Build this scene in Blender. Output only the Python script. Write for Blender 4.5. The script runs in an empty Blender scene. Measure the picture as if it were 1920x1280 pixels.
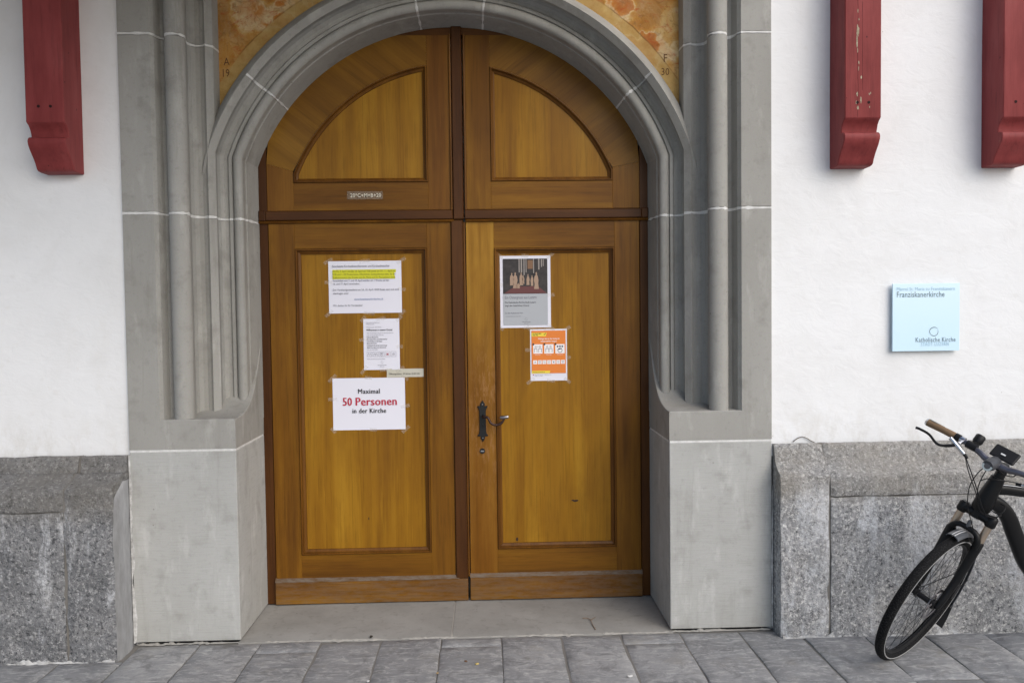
import bpy, bmesh, math, random
from math import sin, cos, pi, radians, sqrt, atan2, asin
from mathutils import Vector, Matrix, noise
random.seed(7)
scene = bpy.context.scene
COL = scene.collection

# ------------------------------------------------------------------ camera
CAM = Vector((0.1761, -4.035, 1.6525)); YAW, PITCH, ROLL = 0.0305, -0.0352, -0.0128
cd = bpy.data.cameras.new('camera'); cam = bpy.data.objects.new('camera', cd); COL.objects.link(cam)
cd.sensor_fit = 'HORIZONTAL'; cd.sensor_width = 36.0; cd.lens = 36.0*1493/1920; cd.clip_start = .05; cd.clip_end = 900
_f = Vector((sin(YAW)*cos(PITCH), cos(YAW)*cos(PITCH), sin(PITCH))); _r = Vector((cos(YAW), -sin(YAW), 0)); _u = _r.cross(_f)
_r2 = _r*cos(ROLL)+_u*sin(ROLL); _u2 = -_r*sin(ROLL)+_u*cos(ROLL)
cam.matrix_world = Matrix(((_r2.x, _u2.x, -_f.x, CAM.x), (_r2.y, _u2.y, -_f.y, CAM.y), (_r2.z, _u2.z, -_f.z, CAM.z), (0, 0, 0, 1)))
scene.camera = cam

# ------------------------------------------------------------------ light
SUN_EL, SUN_AZ = radians(36), radians(36)        # azimuth from straight behind the camera towards the right
w = bpy.data.worlds.new('World'); scene.world = w; w.use_nodes = True
wn = w.node_tree; bg = wn.nodes['Background']; sky = wn.nodes.new('ShaderNodeTexSky'); sky.sky_type = 'NISHITA'
sky.sun_disc = False; sky.sun_elevation = SUN_EL; sky.sun_rotation = pi-SUN_AZ
sky.air_density = 1.0; sky.dust_density = 2.8; sky.ozone_density = 0.6; sky.altitude = 400
wn.links.new(sky.outputs[0], bg.inputs[0]); bg.inputs[1].default_value = 0.12
sd = bpy.data.lights.new('sun', 'SUN'); sun = bpy.data.objects.new('sun', sd); COL.objects.link(sun)
sd.energy = 1.3; sd.angle = radians(60); sd.color = (1, .993, .98)
sdir = Vector((sin(SUN_AZ)*cos(SUN_EL), -cos(SUN_AZ)*cos(SUN_EL), sin(SUN_EL)))
sun.rotation_euler = sdir.to_track_quat('Z', 'Y').to_euler(); sun.location = (6, -8, 9)
scene.view_settings.view_transform = 'Standard'; scene.view_settings.look = 'None'
scene.view_settings.exposure = 0.50; scene.view_settings.gamma = 1.0; scene.view_settings.use_curve_mapping = False

# ------------------------------------------------------------------ helpers
def tag(o, label=None, cat=None, group=None, kind=None):
    if label: o['label'] = label
    if cat: o['category'] = cat
    if group: o['group'] = group
    if kind: o['kind'] = kind
    return o
def thing(name, label, cat, loc=(0, 0, 0), group=None):
    o = bpy.data.objects.new(name, None); COL.objects.link(o); o.location = loc; o.empty_display_size = .1
    return tag(o, label, cat, group)
def wloc(o):
    l = Vector(o.location)
    while o.parent: o = o.parent; l = l+Vector(o.location)
    return l
def obj(name, verts, faces, mat, parent=None, smooth=None, bevel=0):
    me = bpy.data.meshes.new(name); me.from_pydata([tuple(v) for v in verts], [], faces); me.validate()
    bm = bmesh.new(); bm.from_mesh(me)
    bmesh.ops.recalc_face_normals(bm, faces=bm.faces[:])
    if bevel: bmesh.ops.bevel(bm, geom=bm.edges[:], offset=bevel, segments=2, affect='EDGES', profile=.5)
    bm.to_mesh(me); bm.free()
    if smooth is not None:
        me.polygons.foreach_set('use_smooth', [True]*len(me.polygons))
        if smooth < 170: me.set_sharp_from_angle(angle=radians(smooth))
    if mat: me.materials.append(mat)
    o = bpy.data.objects.new(name, me); COL.objects.link(o)
    if parent: o.parent = parent; o.location = -wloc(parent)
    return o
class MB:
    def __init__(s): s.v = []; s.f = []
    def add(s, v, f):
        k = len(s.v); s.v += [Vector(q) for q in v]; s.f += [tuple(i+k for i in t) for t in f]; return s
    def box(s, a, b):
        (x0, y0, z0), (x1, y1, z1) = a, b
        return s.add([(x, y, z) for x in (x0, x1) for y in (y0, y1) for z in (z0, z1)],
                     [(0, 1, 3, 2), (4, 6, 7, 5), (0, 4, 5, 1), (2, 3, 7, 6), (0, 2, 6, 4), (1, 5, 7, 3)])
    def rings(s, rr, close=False, cap=False, loop=False):
        n = len(rr[0]); v = [p for r in rr for p in r]; f = []
        m = len(rr)
        for i in range(m if loop else m-1):
            j = (i+1) % m
            for k in range(n if close else n-1):
                l = (k+1) % n; f.append((i*n+k, i*n+l, j*n+l, j*n+k))
        if cap: f.append(tuple(range(n))[::-1]); f.append(tuple((m-1)*n+k for k in range(n)))
        return s.add(v, f)
    def tube(s, pts, r, n=10, cap=True, squash=None):
        pts = [Vector(p) for p in pts]; m = len(pts)
        if not hasattr(r, '__len__'): r = [r]*m
        t0 = (pts[1]-pts[0]).normalized(); ref = Vector((0, 0, 1)) if abs(t0.z) < .9 else Vector((1, 0, 0))
        a = t0.cross(ref).normalized(); rr = []
        for i, p in enumerate(pts):
            t = (pts[min(i+1, m-1)]-pts[max(i-1, 0)]).normalized()
            a = (a-t*a.dot(t)).normalized(); b = t.cross(a)
            rr.append([p+(a*cos(2*pi*k/n)+b*sin(2*pi*k/n))*r[i] for k in range(n)])
        return s.rings(rr, close=True, cap=cap)
    def build(s, name, mat, parent=None, smooth=None, bevel=0): return obj(name, s.v, s.f, mat, parent, smooth, bevel)
def offset_poly(P, d):
    """inset a counter-clockwise polygon (x,z) by d with mitres"""
    n = len(P); out = []
    for i in range(n):
        a, b, c = Vector(P[i-1]), Vector(P[i]), Vector(P[(i+1) % n])
        e1 = (b-a).normalized(); e2 = (c-b).normalized()
        n1 = Vector((-e1.y, e1.x)); n2 = Vector((-e2.y, e2.x)); m = n1+n2
        k = m.dot(n1); m = m/max(k, .25); out.append(b+m*d)
    return out
def plank(name, P, y0, th, mat, parent, b=.0025):
    """board seen from the front: polygon P in (x,z), front face at y0, arrises eased"""
    A = offset_poly(P, b); m = MB()
    m.rings([[(p[0], y0+th, p[1]) for p in P], [(p[0], y0+b, p[1]) for p in P], [(p[0], y0, p[1]) for p in A]], close=True, cap=True)
    return m.build(name, mat, parent)
def rect(x0, x1, z0, z1): return [(x0, z0), (x1, z0), (x1, z1), (x0, z1)]
def catmull(P, k=8):
    P = [Vector(p) for p in P]; out = []
    for i in range(len(P)-1):
        p0 = P[max(i-1, 0)]; p1 = P[i]; p2 = P[i+1]; p3 = P[min(i+2, len(P)-1)]
        for j in range(k):
            t = j/k
            out.append(.5*((2*p1)+(p2-p0)*t+(2*p0-5*p1+4*p2-p3)*t*t+(3*p1-p0-3*p2+p3)*t**3))
    out.append(P[-1]); return out
def fbm(x, y, z, o=3):
    s = 0; a = 1; v = Vector((x, y, z))
    for i in range(o): s += a*noise.noise(v); v = v*2.1; a *= .5
    return s

# ------------------------------------------------------------------ materials
class Mat:
    def __init__(s, name, color=(.5, .5, .5), rough=.7, metal=0, spec=.4):
        s.m = bpy.data.materials.new(name); s.m.use_nodes = True; s.t = s.m.node_tree; s.b = s.t.nodes['Principled BSDF']
        s.set(color, rough); s.b.inputs['Metallic'].default_value = metal; s.b.inputs['Specular IOR Level'].default_value = spec
    def put(s, sock, v):
        if isinstance(v, bpy.types.NodeSocket): s.t.links.new(v, sock)
        elif v is not None:
            if sock.type == 'RGBA' and len(v) == 3: v = (*v, 1)
            sock.default_value = v
    def set(s, color=None, rough=None):
        if color is not None: s.put(s.b.inputs['Base Color'], color)
        if rough is not None: s.put(s.b.inputs['Roughness'], rough)
    def pos(s):
        if not hasattr(s, 'p'): s.p = s.t.nodes.new('ShaderNodeNewGeometry').outputs['Position']
        return s.p
    def objrand(s): return s.t.nodes.new('ShaderNodeObjectInfo').outputs['Random']
    def map(s, scale=(1, 1, 1), loc=(0, 0, 0), vec=None, rot=(0, 0, 0)):
        n = s.t.nodes.new('ShaderNodeMapping'); s.put(n.inputs[0], vec if vec is not None else s.pos())
        s.put(n.inputs[1], loc); n.inputs[2].default_value = rot; n.inputs[3].default_value = scale; return n.outputs[0]
    def noise(s, scale, detail=4, rough=.55, vec=None, dist=0, color=False):
        n = s.t.nodes.new('ShaderNodeTexNoise'); s.put(n.inputs['Vector'], vec if vec is not None else s.pos())
        n.inputs['Scale'].default_value = scale; n.inputs['Detail'].default_value = detail; n.inputs['Roughness'].default_value = rough
        n.inputs['Distortion'].default_value = dist; return n.outputs['Color' if color else 'Fac']
    def voro(s, scale, vec=None, feature='F1', out='Distance', rnd=1):
        n = s.t.nodes.new('ShaderNodeTexVoronoi'); n.feature = feature; s.put(n.inputs['Vector'], vec if vec is not None else s.pos())
        n.inputs['Scale'].default_value = scale; n.inputs['Randomness'].default_value = rnd; return n.outputs[out]
    def ramp(s, fac, stops, interp='LINEAR'):
        n = s.t.nodes.new('ShaderNodeValToRGB'); s.put(n.inputs[0], fac); r = n.color_ramp; r.interpolation = interp
        while len(r.elements) < len(stops): r.elements.new(.5)
        for e, (p, c) in zip(r.elements, stops):
            e.position = p; e.color = (c, c, c, 1) if not hasattr(c, '__len__') else (*c, 1)
        return n.outputs[0]
    def mix(s, fac, a, b, mode='MIX'):
        n = s.t.nodes.new('ShaderNodeMix'); n.data_type = 'RGBA'; n.blend_type = mode
        s.put(n.inputs[0], fac); s.put(n.inputs[6], a); s.put(n.inputs[7], b); return n.outputs[2]
    def math(s, op, a, b=0, c=0):
        n = s.t.nodes.new('ShaderNodeMath'); n.operation = op
        for i, v in enumerate((a, b, c)): s.put(n.inputs[i], v)
        return n.outputs[0]
    def sep(s, vec=None):
        n = s.t.nodes.new('ShaderNodeSeparateXYZ'); s.put(n.inputs[0], vec if vec is not None else s.pos()); return n.outputs
    def comb(s, x=0, y=0, z=0):
        n = s.t.nodes.new('ShaderNodeCombineXYZ')
        for i, v in enumerate((x, y, z)): s.put(n.inputs[i], v)
        return n.outputs[0]
    def band(s, v, a, b, soft=.01):
        u = s.t.nodes.new('ShaderNodeMapRange'); s.put(u.inputs[0], v); u.inputs[1].default_value = a-soft; u.inputs[2].default_value = a+soft
        d = s.t.nodes.new('ShaderNodeMapRange'); s.put(d.inputs[0], v); d.inputs[1].default_value = b-soft; d.inputs[2].default_value = b+soft
        return s.math('SUBTRACT', u.outputs[0], d.outputs[0])
    def bump(s, h, strength=.5, dist=.002, prev=None):
        n = s.t.nodes.new('ShaderNodeBump'); s.put(n.inputs['Height'], h); n.inputs['Strength'].default_value = strength; n.inputs['Distance'].default_value = dist
        if prev is not None: s.put(n.inputs['Normal'], prev)
        s.t.links.new(n.outputs[0], s.b.inputs['Normal']); return n.outputs[0]
def plain(name, c, rough=.6, metal=0, spec=.4): return Mat(name, c, rough, metal, spec).m

def m_plaster():
    g = Mat('white_plaster', rough=.92, spec=.2)
    a = g.noise(1.7, 6, .6); c = g.ramp(a, [(.25, (.74, .742, .742)), (.6, (.79, .797, .803)), (.85, (.81, .817, .823))])
    s = g.noise(26, 3, .5); c = g.mix(g.ramp(s, [(.26, 0.16), (.36, 0)]), c, (.64, .62, .58))
    sp = g.voro(7, g.map(vec=g.mix(.06, g.pos(), g.noise(9, 2, color=True)))); c = g.mix(g.ramp(sp, [(.016, .7), (.028, 0)]), c, (.28, .26, .23))
    c = g.mix(g.ramp(g.noise(2.6, 6, .72, dist=.6), [(.48, 0), (.70, .34)]), c, (.66, .655, .64)); zz = g.sep()[2]; splash = g.t.nodes.new('ShaderNodeMapRange'); g.put(splash.inputs[0], zz); splash.inputs[1].default_value = 1.22; splash.inputs[2].default_value = .96; c = g.mix(g.math('MULTIPLY', splash.outputs[0], g.ramp(g.noise(1, 6, .75, g.map((9, 9, 5))), [(.48, 0), (.66, .45)])), c, (.52, .49, .43)); d = g.noise(3.2, 5, .7, g.map((1, 1, .35))); c = g.mix(g.ramp(d, [(.60, 0), (.78, .30)]), c, (.66, .64, .60))
    g.set(c)
    b = g.bump(g.noise(9, 5, .6, g.map((1, 1, 1.6)), dist=.5), .38, .010); g.bump(g.noise(160, 4, .6), .22, .0012, b); return g.m
def m_sandstone(name='grey_sandstone', tool=False):
    g = Mat(name, rough=.88, spec=.2); K = (1.10, 1.115, 1.12) if tool else (.87, .862, .838)  # upper stone darker partly for weaker light there, tooled base lighter as fresher stone
    base = g.ramp(g.noise(2.3, 5, .62), [(.28, (.325, .32, .30)), (.55, (.375, .372, .355)), (.8, (.42, .417, .40))])
    c = g.mix(.35, base, g.ramp(g.noise(1.3, 4, .6, g.map((3, 3, .5))), [(.3, (.31, .305, .287)), (.7, (.43, .427, .41))]))
    c = g.mix(g.math('MULTIPLY', g.objrand(), .16), c, (.24, .232, .212))
    # drips and lime bloom
    c = g.mix(g.ramp(g.noise(4.2, 5, .65, g.map((2.4, 2.4, .7))), [(.55, 0), (.68, .45)]), c, (.53, .525, .505))
    c = g.mix(g.ramp(g.noise(9, 4, .6), [(.32, .42), (.46, 0)]), c, (.215, .207, .187)); c = g.mix(g.ramp(g.noise(1, 5, .7, g.map((11, 11, .9)), dist=.4), [(.56, 0), (.70, .42)]), c, (.215, .207, .185))
    c = g.mix(g.ramp(g.voro(7), [(.022, .75), (.036, 0)]), c, (.15, .142, .125)); c = g.mix(g.ramp(g.noise(34, 5, .8), [(.33, .35), (.45, 0)]), c, (.20, .195, .18))
    c = g.mix(.10, c, g.noise(240, 2, .6, color=True))
    if tool:
        fz = g.noise(1, 3, .5, g.map((9, 9, 260)))
        c = g.mix(g.ramp(fz, [(.30, .32), (.5, 0)]), c, (.26, .255, .235))
        z = g.sep()[2]
        damp = g.math('MULTIPLY', g.math('SUBTRACT', 1, g.math('MINIMUM', g.math('DIVIDE', z, .28), 1)), g.ramp(g.noise(6, 4, .7), [(.35, 0), (.7, 1)]))
        c = g.mix(g.math('MULTIPLY', damp, .35), c, (.27, .262, .235))
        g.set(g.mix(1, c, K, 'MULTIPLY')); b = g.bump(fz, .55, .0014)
    else:
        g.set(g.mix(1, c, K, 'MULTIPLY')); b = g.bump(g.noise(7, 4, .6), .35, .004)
    g.bump(g.noise(210, 4, .65), .35, .0011, b); return g.m
def m_mortar():
    g = Mat('lime_mortar', rough=.95, spec=.1)
    g.set(g.ramp(g.noise(30, 4, .6), [(.3, (.55, .545, .53)), (.65, (.70, .70, .685))])); g.bump(g.noise(120, 3), .4, .002); return g.m
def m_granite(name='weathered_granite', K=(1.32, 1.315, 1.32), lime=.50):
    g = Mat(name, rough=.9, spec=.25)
    off = g.math('MULTIPLY', g.objrand(), 37.0); v = g.map(loc=g.comb(off, off, off))
    base = g.ramp(g.noise(4.5, 6, .7, v), [(.25, (.17, .171, .172)), (.55, (.255, .256, .257)), (.8, (.35, .343, .325))])
    sp = g.noise(46, 5, .85, v); c = g.mix(g.ramp(sp, [(.38, .95), (.49, 0)]), base, (.045, .047, .052))
    c = g.mix(g.ramp(g.noise(52, 5, .85, g.map(loc=(3, 1, 7))), [(.52, 0), (.60, .9)]), c, (.52, .515, .50))
    c = g.mix(g.ramp(g.voro(150), [(.12, .5), (.25, 0)]), c, (.33, .33, .33))
    # brownish band in the upper moulding
    z = g.sep()[2]
    br = g.math('MULTIPLY', g.band(z, .70, 1.2, .05), g.ramp(g.noise(3.5, 4, .6, g.map((1, 1, 2.2))), [(.3, .25), (.65, .8)]))
    c = g.mix(g.math('MULTIPLY', br, .75), c, (.235, .215, .18))
    # lime bloom: pale patches that run downwards
    run = g.noise(1, 6, .72, g.map((7, 7, 1.7), loc=g.comb(off, 0, off)), dist=.6)
    low = g.math('SUBTRACT', 1, g.band(z, .74, 2, .06))
    bl = g.math('MULTIPLY', g.ramp(run, [(lime, 0), (lime+.11, .92)]), low)
    bl = g.math('MULTIPLY', bl, g.ramp(g.noise(48, 5, .85), [(.40, .05), (.56, 1)])); bl = g.math('MAXIMUM', bl, g.math('MULTIPLY', low, g.ramp(g.noise(1, 6, .75, g.map((16, 16, 2.6), loc=g.comb(off, 9, off)), dist=.5), [(.64, 0), (.70, .8)])))
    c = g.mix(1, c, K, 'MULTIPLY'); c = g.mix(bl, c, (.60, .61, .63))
    g.set(c)
    b = g.bump(g.noise(14, 6, .75), 1, .022); g.bump(g.noise(90, 4, .75), .8, .004, b); return g.m
def m_paving():
    g = Mat('quartzite_paving', rough=.8, spec=.35)
    off = g.math('MULTIPLY', g.objrand(), 53.0); v = g.map((1, 1, 1), loc=g.comb(off, off, 0))
    base = g.ramp(g.noise(3.2, 6, .65, v), [(.25, (.165, .17, .178)), (.55, (.325, .325, .326)), (.8, (.43, .43, .425))])
    c = g.mix(g.math('MULTIPLY', g.objrand(), .45), base, (.20, .203, .208))
    st = g.noise(1, 6, .75, g.map((9, 38, 20), loc=g.comb(off, off, 0), rot=(0, 0, .25)), dist=.8)
    c = g.mix(g.ramp(g.noise(13, 6, .75, g.map((1, 1.7, 1), loc=g.comb(off, off, 0)), dist=1.2), [(.50, 0), (.64, .62)]), c, (.49, .485, .475)); c = g.mix(g.ramp(g.noise(9, 5, .7, g.map(loc=g.comb(off, 4, off)), dist=.8), [(.34, .6), (.49, 0)]), c, (.13, .13, .132)); c = g.mix(g.ramp(st, [(.55, 0), (.66, .75)]), c, (.50, .50, .49))
    c = g.mix(g.ramp(st, [(.28, .55), (.42, 0)]), c, (.11, .114, .12))
    c = g.mix(g.ramp(g.noise(75, 3, .7), [(.60, 0), (.72, .4)]), c, (.34, .338, .33))
    c = g.mix(g.ramp(g.noise(7, 4, .6, v), [(.56, 0), (.72, .5)]), c, (.25, .235, .205))
    g.set(c, g.ramp(st, [(.3, .9), (.7, .65)]))
    b = g.bump(st, .7, .008); g.bump(g.noise(120, 4, .75), .6, .003, b); return g.m
def m_threshold():
    g = Mat('threshold_sandstone', rough=.85, spec=.25)
    c = g.ramp(g.noise(3, 6, .65), [(.25, (.235, .228, .21)), (.55, (.31, .302, .282)), (.8, (.365, .358, .338))])
    c = g.mix(g.ramp(g.noise(18, 5, .7), [(.30, .4), (.45, 0)]), c, (.15, .142, .125))
    c = g.mix(g.ramp(g.noise(90, 3, .6), [(.60, 0), (.75, .25)]), c, (.36, .35, .33))
    c = g.mix(g.ramp(g.voro(8, g.map((1, 2, 1))), [(.03, .8), (.05, 0)]), c, (.09, .085, .075))
    g.set(c); g.bump(g.noise(70, 4, .65), .3, .002); return g.m
def m_wood(name, tones, vertical=True, rough=.38, boards=0, dark=.5, diag=None, worn=False, dust=0, fade=None):
    g = Mat(name, rough=rough, spec=.18)
    off = g.math('MULTIPLY', g.objrand(), 91.0)
    x, y, z = g.sep(g.map(rot=(0, diag, 0)) if diag else None)[:3]
    u, l = (x, z) if vertical else (z, x)
    v = g.comb(g.math('ADD', u, off), g.math('ADD', y, off), g.math('ADD', l, off))
    wav = g.noise(1, 3, .5, g.map((3.2, 3, .9), vec=v), dist=.5)
    vv = g.comb(g.math('ADD', g.math('ADD', u, off), g.math('MULTIPLY', wav, .02)), y, g.math('ADD', l, off))
    broad = g.noise(1, 4, .55, g.map((16, 9, .8), vec=vv)); fine = g.noise(1, 6, .78, g.map((95, 60, 2.4), vec=vv)); cloud = g.noise(1, 4, .6, g.map((2.6, 2.6, 1.1), vec=v))
    f = g.math('ADD', g.math('MULTIPLY', broad, .55), g.math('MULTIPLY', cloud, .45))
    c = g.ramp(f, [(.33, tones[0]), (.5, tones[1]), (.67, tones[2])])
    c = g.mix(g.ramp(g.noise(1, 5, .65, g.map((5.5, 4, 1.5), vec=v), dist=.7), [(.42, 0), (.66, .42)]), c, tones[0])
    if boards:
        cell = g.t.nodes.new('ShaderNodeTexWhiteNoise'); cell.noise_dimensions = '1D'
        g.put(cell.inputs['W'], g.math('FLOOR', g.math('DIVIDE', g.math('ADD', u, off), boards)))
        c = g.mix(g.math('MULTIPLY', cell.outputs[0], .38), c, tones[0])
    c = g.mix(g.ramp(fine, [(.34, dark), (.5, 0)]), c, tuple(t*.45 for t in tones[0]))
    c = g.mix(g.ramp(g.noise(1, 4, .6, g.map((60, 40, 2.2), vec=vv)), [(.62, 0), (.76, .3)]), c, tuple(min(1, t*1.25) for t in tones[2]))
    kn = g.voro(1, g.map((3.1, 3.1, 1.05), vec=v)); c = g.mix(g.ramp(kn, [(.022, .75), (.05, 0)]), c, tuple(t*.3 for t in tones[0]))
    r = g.ramp(cloud, [(.3, rough+.08), (.7, max(.2, rough-.06))])
    if worn:   # varnish rubbed away round the lock and grey dirt near the ground
        px, py, pz = g.sep()[:3]
        d = g.t.nodes.new('ShaderNodeVectorMath'); d.operation = 'DISTANCE'
        g.put(d.inputs[0], g.map((1, 0, .32))); d.inputs[1].default_value = (.17, 0, 1.06*.32)
        near = g.t.nodes.new('ShaderNodeMapRange'); g.put(near.inputs[0], d.outputs['Value']); near.inputs[1].default_value = .16; near.inputs[2].default_value = .04
        msk = g.math('MULTIPLY', near.outputs[0], g.ramp(g.noise(1, 5, .8, g.map((75, 75, 14))), [(.52, 0), (.60, .85)]))
        c = g.mix(msk, c, (.46, .27, .10)); r = g.mix(msk, r, (.8, .8, .8))
        sc = g.math('MULTIPLY', g.ramp(g.noise(1, 2, .5, g.map((90, 90, 5), rot=(0, .12, 0))), [(.70, 0), (.73, .45)]), g.ramp(g.noise(2.5, 2), [(.5, 0), (.62, 1)]))
        c = g.mix(sc, c, (.36, .20, .06))
    if fade:   # bleached towards the top of the stile, brown varnish left lower down
        fz_ = g.t.nodes.new('ShaderNodeMapRange'); g.put(fz_.inputs[0], g.math('ADD', g.sep()[2], g.math('MULTIPLY', g.math('SUBTRACT', cloud, .5), .9))); fz_.inputs[1].default_value = 1.95; fz_.inputs[2].default_value = 1.15
        c = g.mix(fz_.outputs[0], c, g.mix(1, c, fade, 'MULTIPLY'))
    if dust:
        dm = g.ramp(g.noise(1, 5, .75, g.map((14, 14, 60))), [(.36, 0), (.6, dust)])
        c = g.mix(dm, c, (.165, .135, .11)); r = g.mix(dm, r, (.85, .85, .85))
    g.set(c, r); g.bump(fine, .18, .0008); return g.m
def m_fresco():
    g = Mat('fresco', rough=.9, spec=.15)
    px, py, pz = g.sep()[:3]
    q = g.map((1, 1, 1), vec=g.mix(.3, g.pos(), g.noise(5, 4, color=True)), rot=(0, .3, 0))
    cell = g.voro(8.5, q, feature='SMOOTH_F1', out='Color', rnd=.95); t = g.sep(cell)[0]
    c = g.ramp(t, [(.22, (.24, .08, .012)), (.36, (.36, .15, .025)), (.46, (.44, .28, .10)), (.55, (.56, .45, .28)), (.64, (.40, .12, .02)), (.76, (.27, .045, .018))])
    n = g.noise(4.5, 6, .7, dist=1.0)
    c2 = g.ramp(n, [(.28, (.22, .085, .02)), (.45, (.38, .20, .045)), (.58, (.44, .31, .13)), (.72, (.50, .40, .24))])
    c = g.mix(.45, c, c2)
    c = g.mix(g.ramp(g.noise(9, 5, .75, g.map((1, 1, 2.2)), dist=1.5), [(.54, 0), (.68, .75)]), c, (.34, .065, .02))
    c = g.mix(g.ramp(g.noise(26, 5, .75, dist=1), [(.34, .5), (.48, 0)]), c, (.15, .07, .018))
    c = g.mix(g.ramp(g.noise(60, 4, .75), [(.6, 0), (.75, .35)]), c, (.55, .46, .30))
    r = g.math('SQRT', g.math('ADD', g.math('MULTIPLY', px, px), g.math('POWER', g.math('SUBTRACT', pz, 2.09), 2)))
    r = g.math('ADD', r, g.math('MULTIPLY', g.math('SUBTRACT', g.noise(7, 3), .5), .02))
    c = g.mix(g.math('MULTIPLY', g.band(r, 1.3, 1.465, .004), .72), c, g.ramp(g.noise(14, 4, .7), [(.3, (.30, .19, .06)), (.7, (.43, .31, .12))]))
    c = g.mix(g.math('MULTIPLY', g.band(r, 1.463, 1.470, .002), g.ramp(g.noise(3, 3), [(.4, 0), (.55, .7)])), c, (.12, .06, .02))
    g.set(g.mix(1, c, (1.12, 1.13, 1.18), 'MULTIPLY')); g.bump(g.noise(70, 5, .7), .5, .003); return g.m
def m_redpaint():
    g = Mat('red_painted_timber', rough=.62, spec=.3)
    c = g.ramp(g.noise(3, 5, .6, g.map((2, 2, .6))), [(.3, (.18, .024, .024)), (.55, (.255, .044, .043)), (.8, (.31, .074, .071))])
    c = g.mix(g.ramp(g.noise(1, 5, .75, g.map((42, 42, 2.5))), [(.52, 0), (.68, .4)]), c, (.10, .014, .014)); v = g.map((55, 55, 2.0)); cr = g.noise(1, 4, .6, v, dist=.3)
    c = g.mix(g.ramp(cr, [(.27, .85), (.31, 0)]), c, (.05, .006, .007))
    off = g.math('MULTIPLY', g.objrand(), 31.0)
    amt = g.math('MULTIPLY', g.ramp(g.objrand(), [(.0, 0), (1, .035)]), 1)
    ch = g.math('ADD', g.noise(1, 5, .75, g.map((19, 19, 6), loc=g.comb(off, off, off))), 0)
    c = g.mix(g.ramp(ch, [(.73, 0), (.745, .9)]), c, g.ramp(g.noise(80, 3), [(.3, (.16, .12, .075)), (.7, (.34, .29, .20))]))
    c = g.mix(g.ramp(g.voro(9, g.map((1.4, 1.4, 1))), [(.035, .8), (.055, 0)]), c, (.04, .006, .007))
    g.set(c); b = g.bump(cr, .4, .003); g.bump(g.noise(120, 3), .12, .001, b); return g.m

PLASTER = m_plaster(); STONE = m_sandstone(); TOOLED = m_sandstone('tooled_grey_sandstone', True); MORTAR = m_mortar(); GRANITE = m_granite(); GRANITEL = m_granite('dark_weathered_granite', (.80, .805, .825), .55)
PAVING = m_paving(); THRESH = m_threshold(); FRESCO = m_fresco(); RED = m_redpaint(); SMEARM = Mat('grey_lime_smear', rough=.95); SMEARM.set(SMEARM.ramp(SMEARM.noise(22, 5, .7), [(.35, (.26, .255, .245)), (.62, (.55, .55, .54))])); SMEARM = SMEARM.m; RETM = Mat('grey_mortar_render', rough=.95); RETM.set(RETM.ramp(RETM.noise(1, 5, .7, RETM.map((9, 9, 3))), [(.3, (.21, .21, .21)), (.65, (.38, .385, .395))])); RETM.bump(RETM.noise(60, 4), .4, .003); RETM = RETM.m; FOOTM = plain('dusty_foot_mortar', (.30, .29, .265), .95)
PAN = ((.18, .075, .006), (.29, .138, .009), (.37, .193, .016)); STI = ((.090, .034, .004), (.170, .071, .0065), (.25, .116, .010)); DRK = ((.040, .014, .004), (.070, .026, .007), (.105, .041, .010))
W_PANEL = m_wood('golden_panel_wood', PAN, boards=.115, dark=.42); W_STILE = m_wood('brown_stile_wood', STI, dark=.45, worn=True); W_RAIL = m_wood('brown_rail_wood', STI, False, dark=.45)
LIGHTST = m_wood('pale_stile_wood', ((.17, .072, .008), (.28, .132, .013), (.40, .215, .028)), dark=.3, worn=True, fade=(.62, .52, .5)); MIDST = m_wood('mid_brown_stile_wood', ((.11, .040, .006), (.18, .076, .009), (.25, .115, .014)), dark=.35)
W_DARK = m_wood('dark_frame_wood', DRK, dark=.35); W_DARKH = m_wood('dark_rail_wood', DRK, False, dark=.35); W_KICK = m_wood('weathered_kick_board_wood', STI, False, .5, dark=.45, dust=.28)
HED = ((.115, .048, .006), (.19, .088, .010), (.255, .126, .015)); W_HEADL = m_wood('arched_head_wood', HED, False, dark=.35, diag=radians(-38)); W_HEADR = m_wood('arched_head_wood_mirrored', HED, False, dark=.4, diag=radians(38))
W_MOULD = m_wood('moulding_wood', ((.075, .027, .004), (.13, .052, .007), (.19, .08, .010)), dark=.4)  # moulding tone darkened a little to deepen the shadow lines round the panels
W_LEDGE = m_wood('worn_ledge_wood', ((.085, .045, .02), (.135, .08, .04), (.17, .11, .06)), False, .7, dark=.5, dust=.85)
W_ROOF = m_wood('soffit_board_wood', ((.10, .055, .03), (.16, .095, .05), (.20, .13, .07)), False, .7)
PAPER = plain('white_paper', (.74, .74, .82), .75, spec=.3); INK = plain('black_ink', (.025, .025, .03), .7); GREYINK = plain('grey_ink', (.13, .13, .16), .7); REDINK = plain('red_ink', (.45, .02, .05), .7)
BLUEINK = plain('blue_ink', (.10, .16, .36), .7); YELLOW = plain('yellow_highlighter', (.62, .62, .03), .7); ORANGE = plain('orange_print', (.72, .21, .035), .6); YELPR = plain('yellow_print', (.80, .63, .06), .6)
WHITEINK = plain('white_print', (.82, .80, .80), .6); GREYPAPER = plain('grey_print', (.40, .42, .45), .45); BEIGE = plain('beige_strip', (.52, .50, .42), .6)
IRON = Mat('black_iron', (.022, .023, .024), .55, .6).m; STEELW = Mat('worn_steel', (.36, .34, .35), .35, 1).m; CHROME = Mat('polished_metal', (.6, .6, .62), .22, 1).m
def m_tape():
    g = Mat('clear_tape', (.75, .7, .62), .25, spec=.5); g.b.inputs['Alpha'].default_value = .16; return g.m
TAPE = m_tape()

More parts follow.
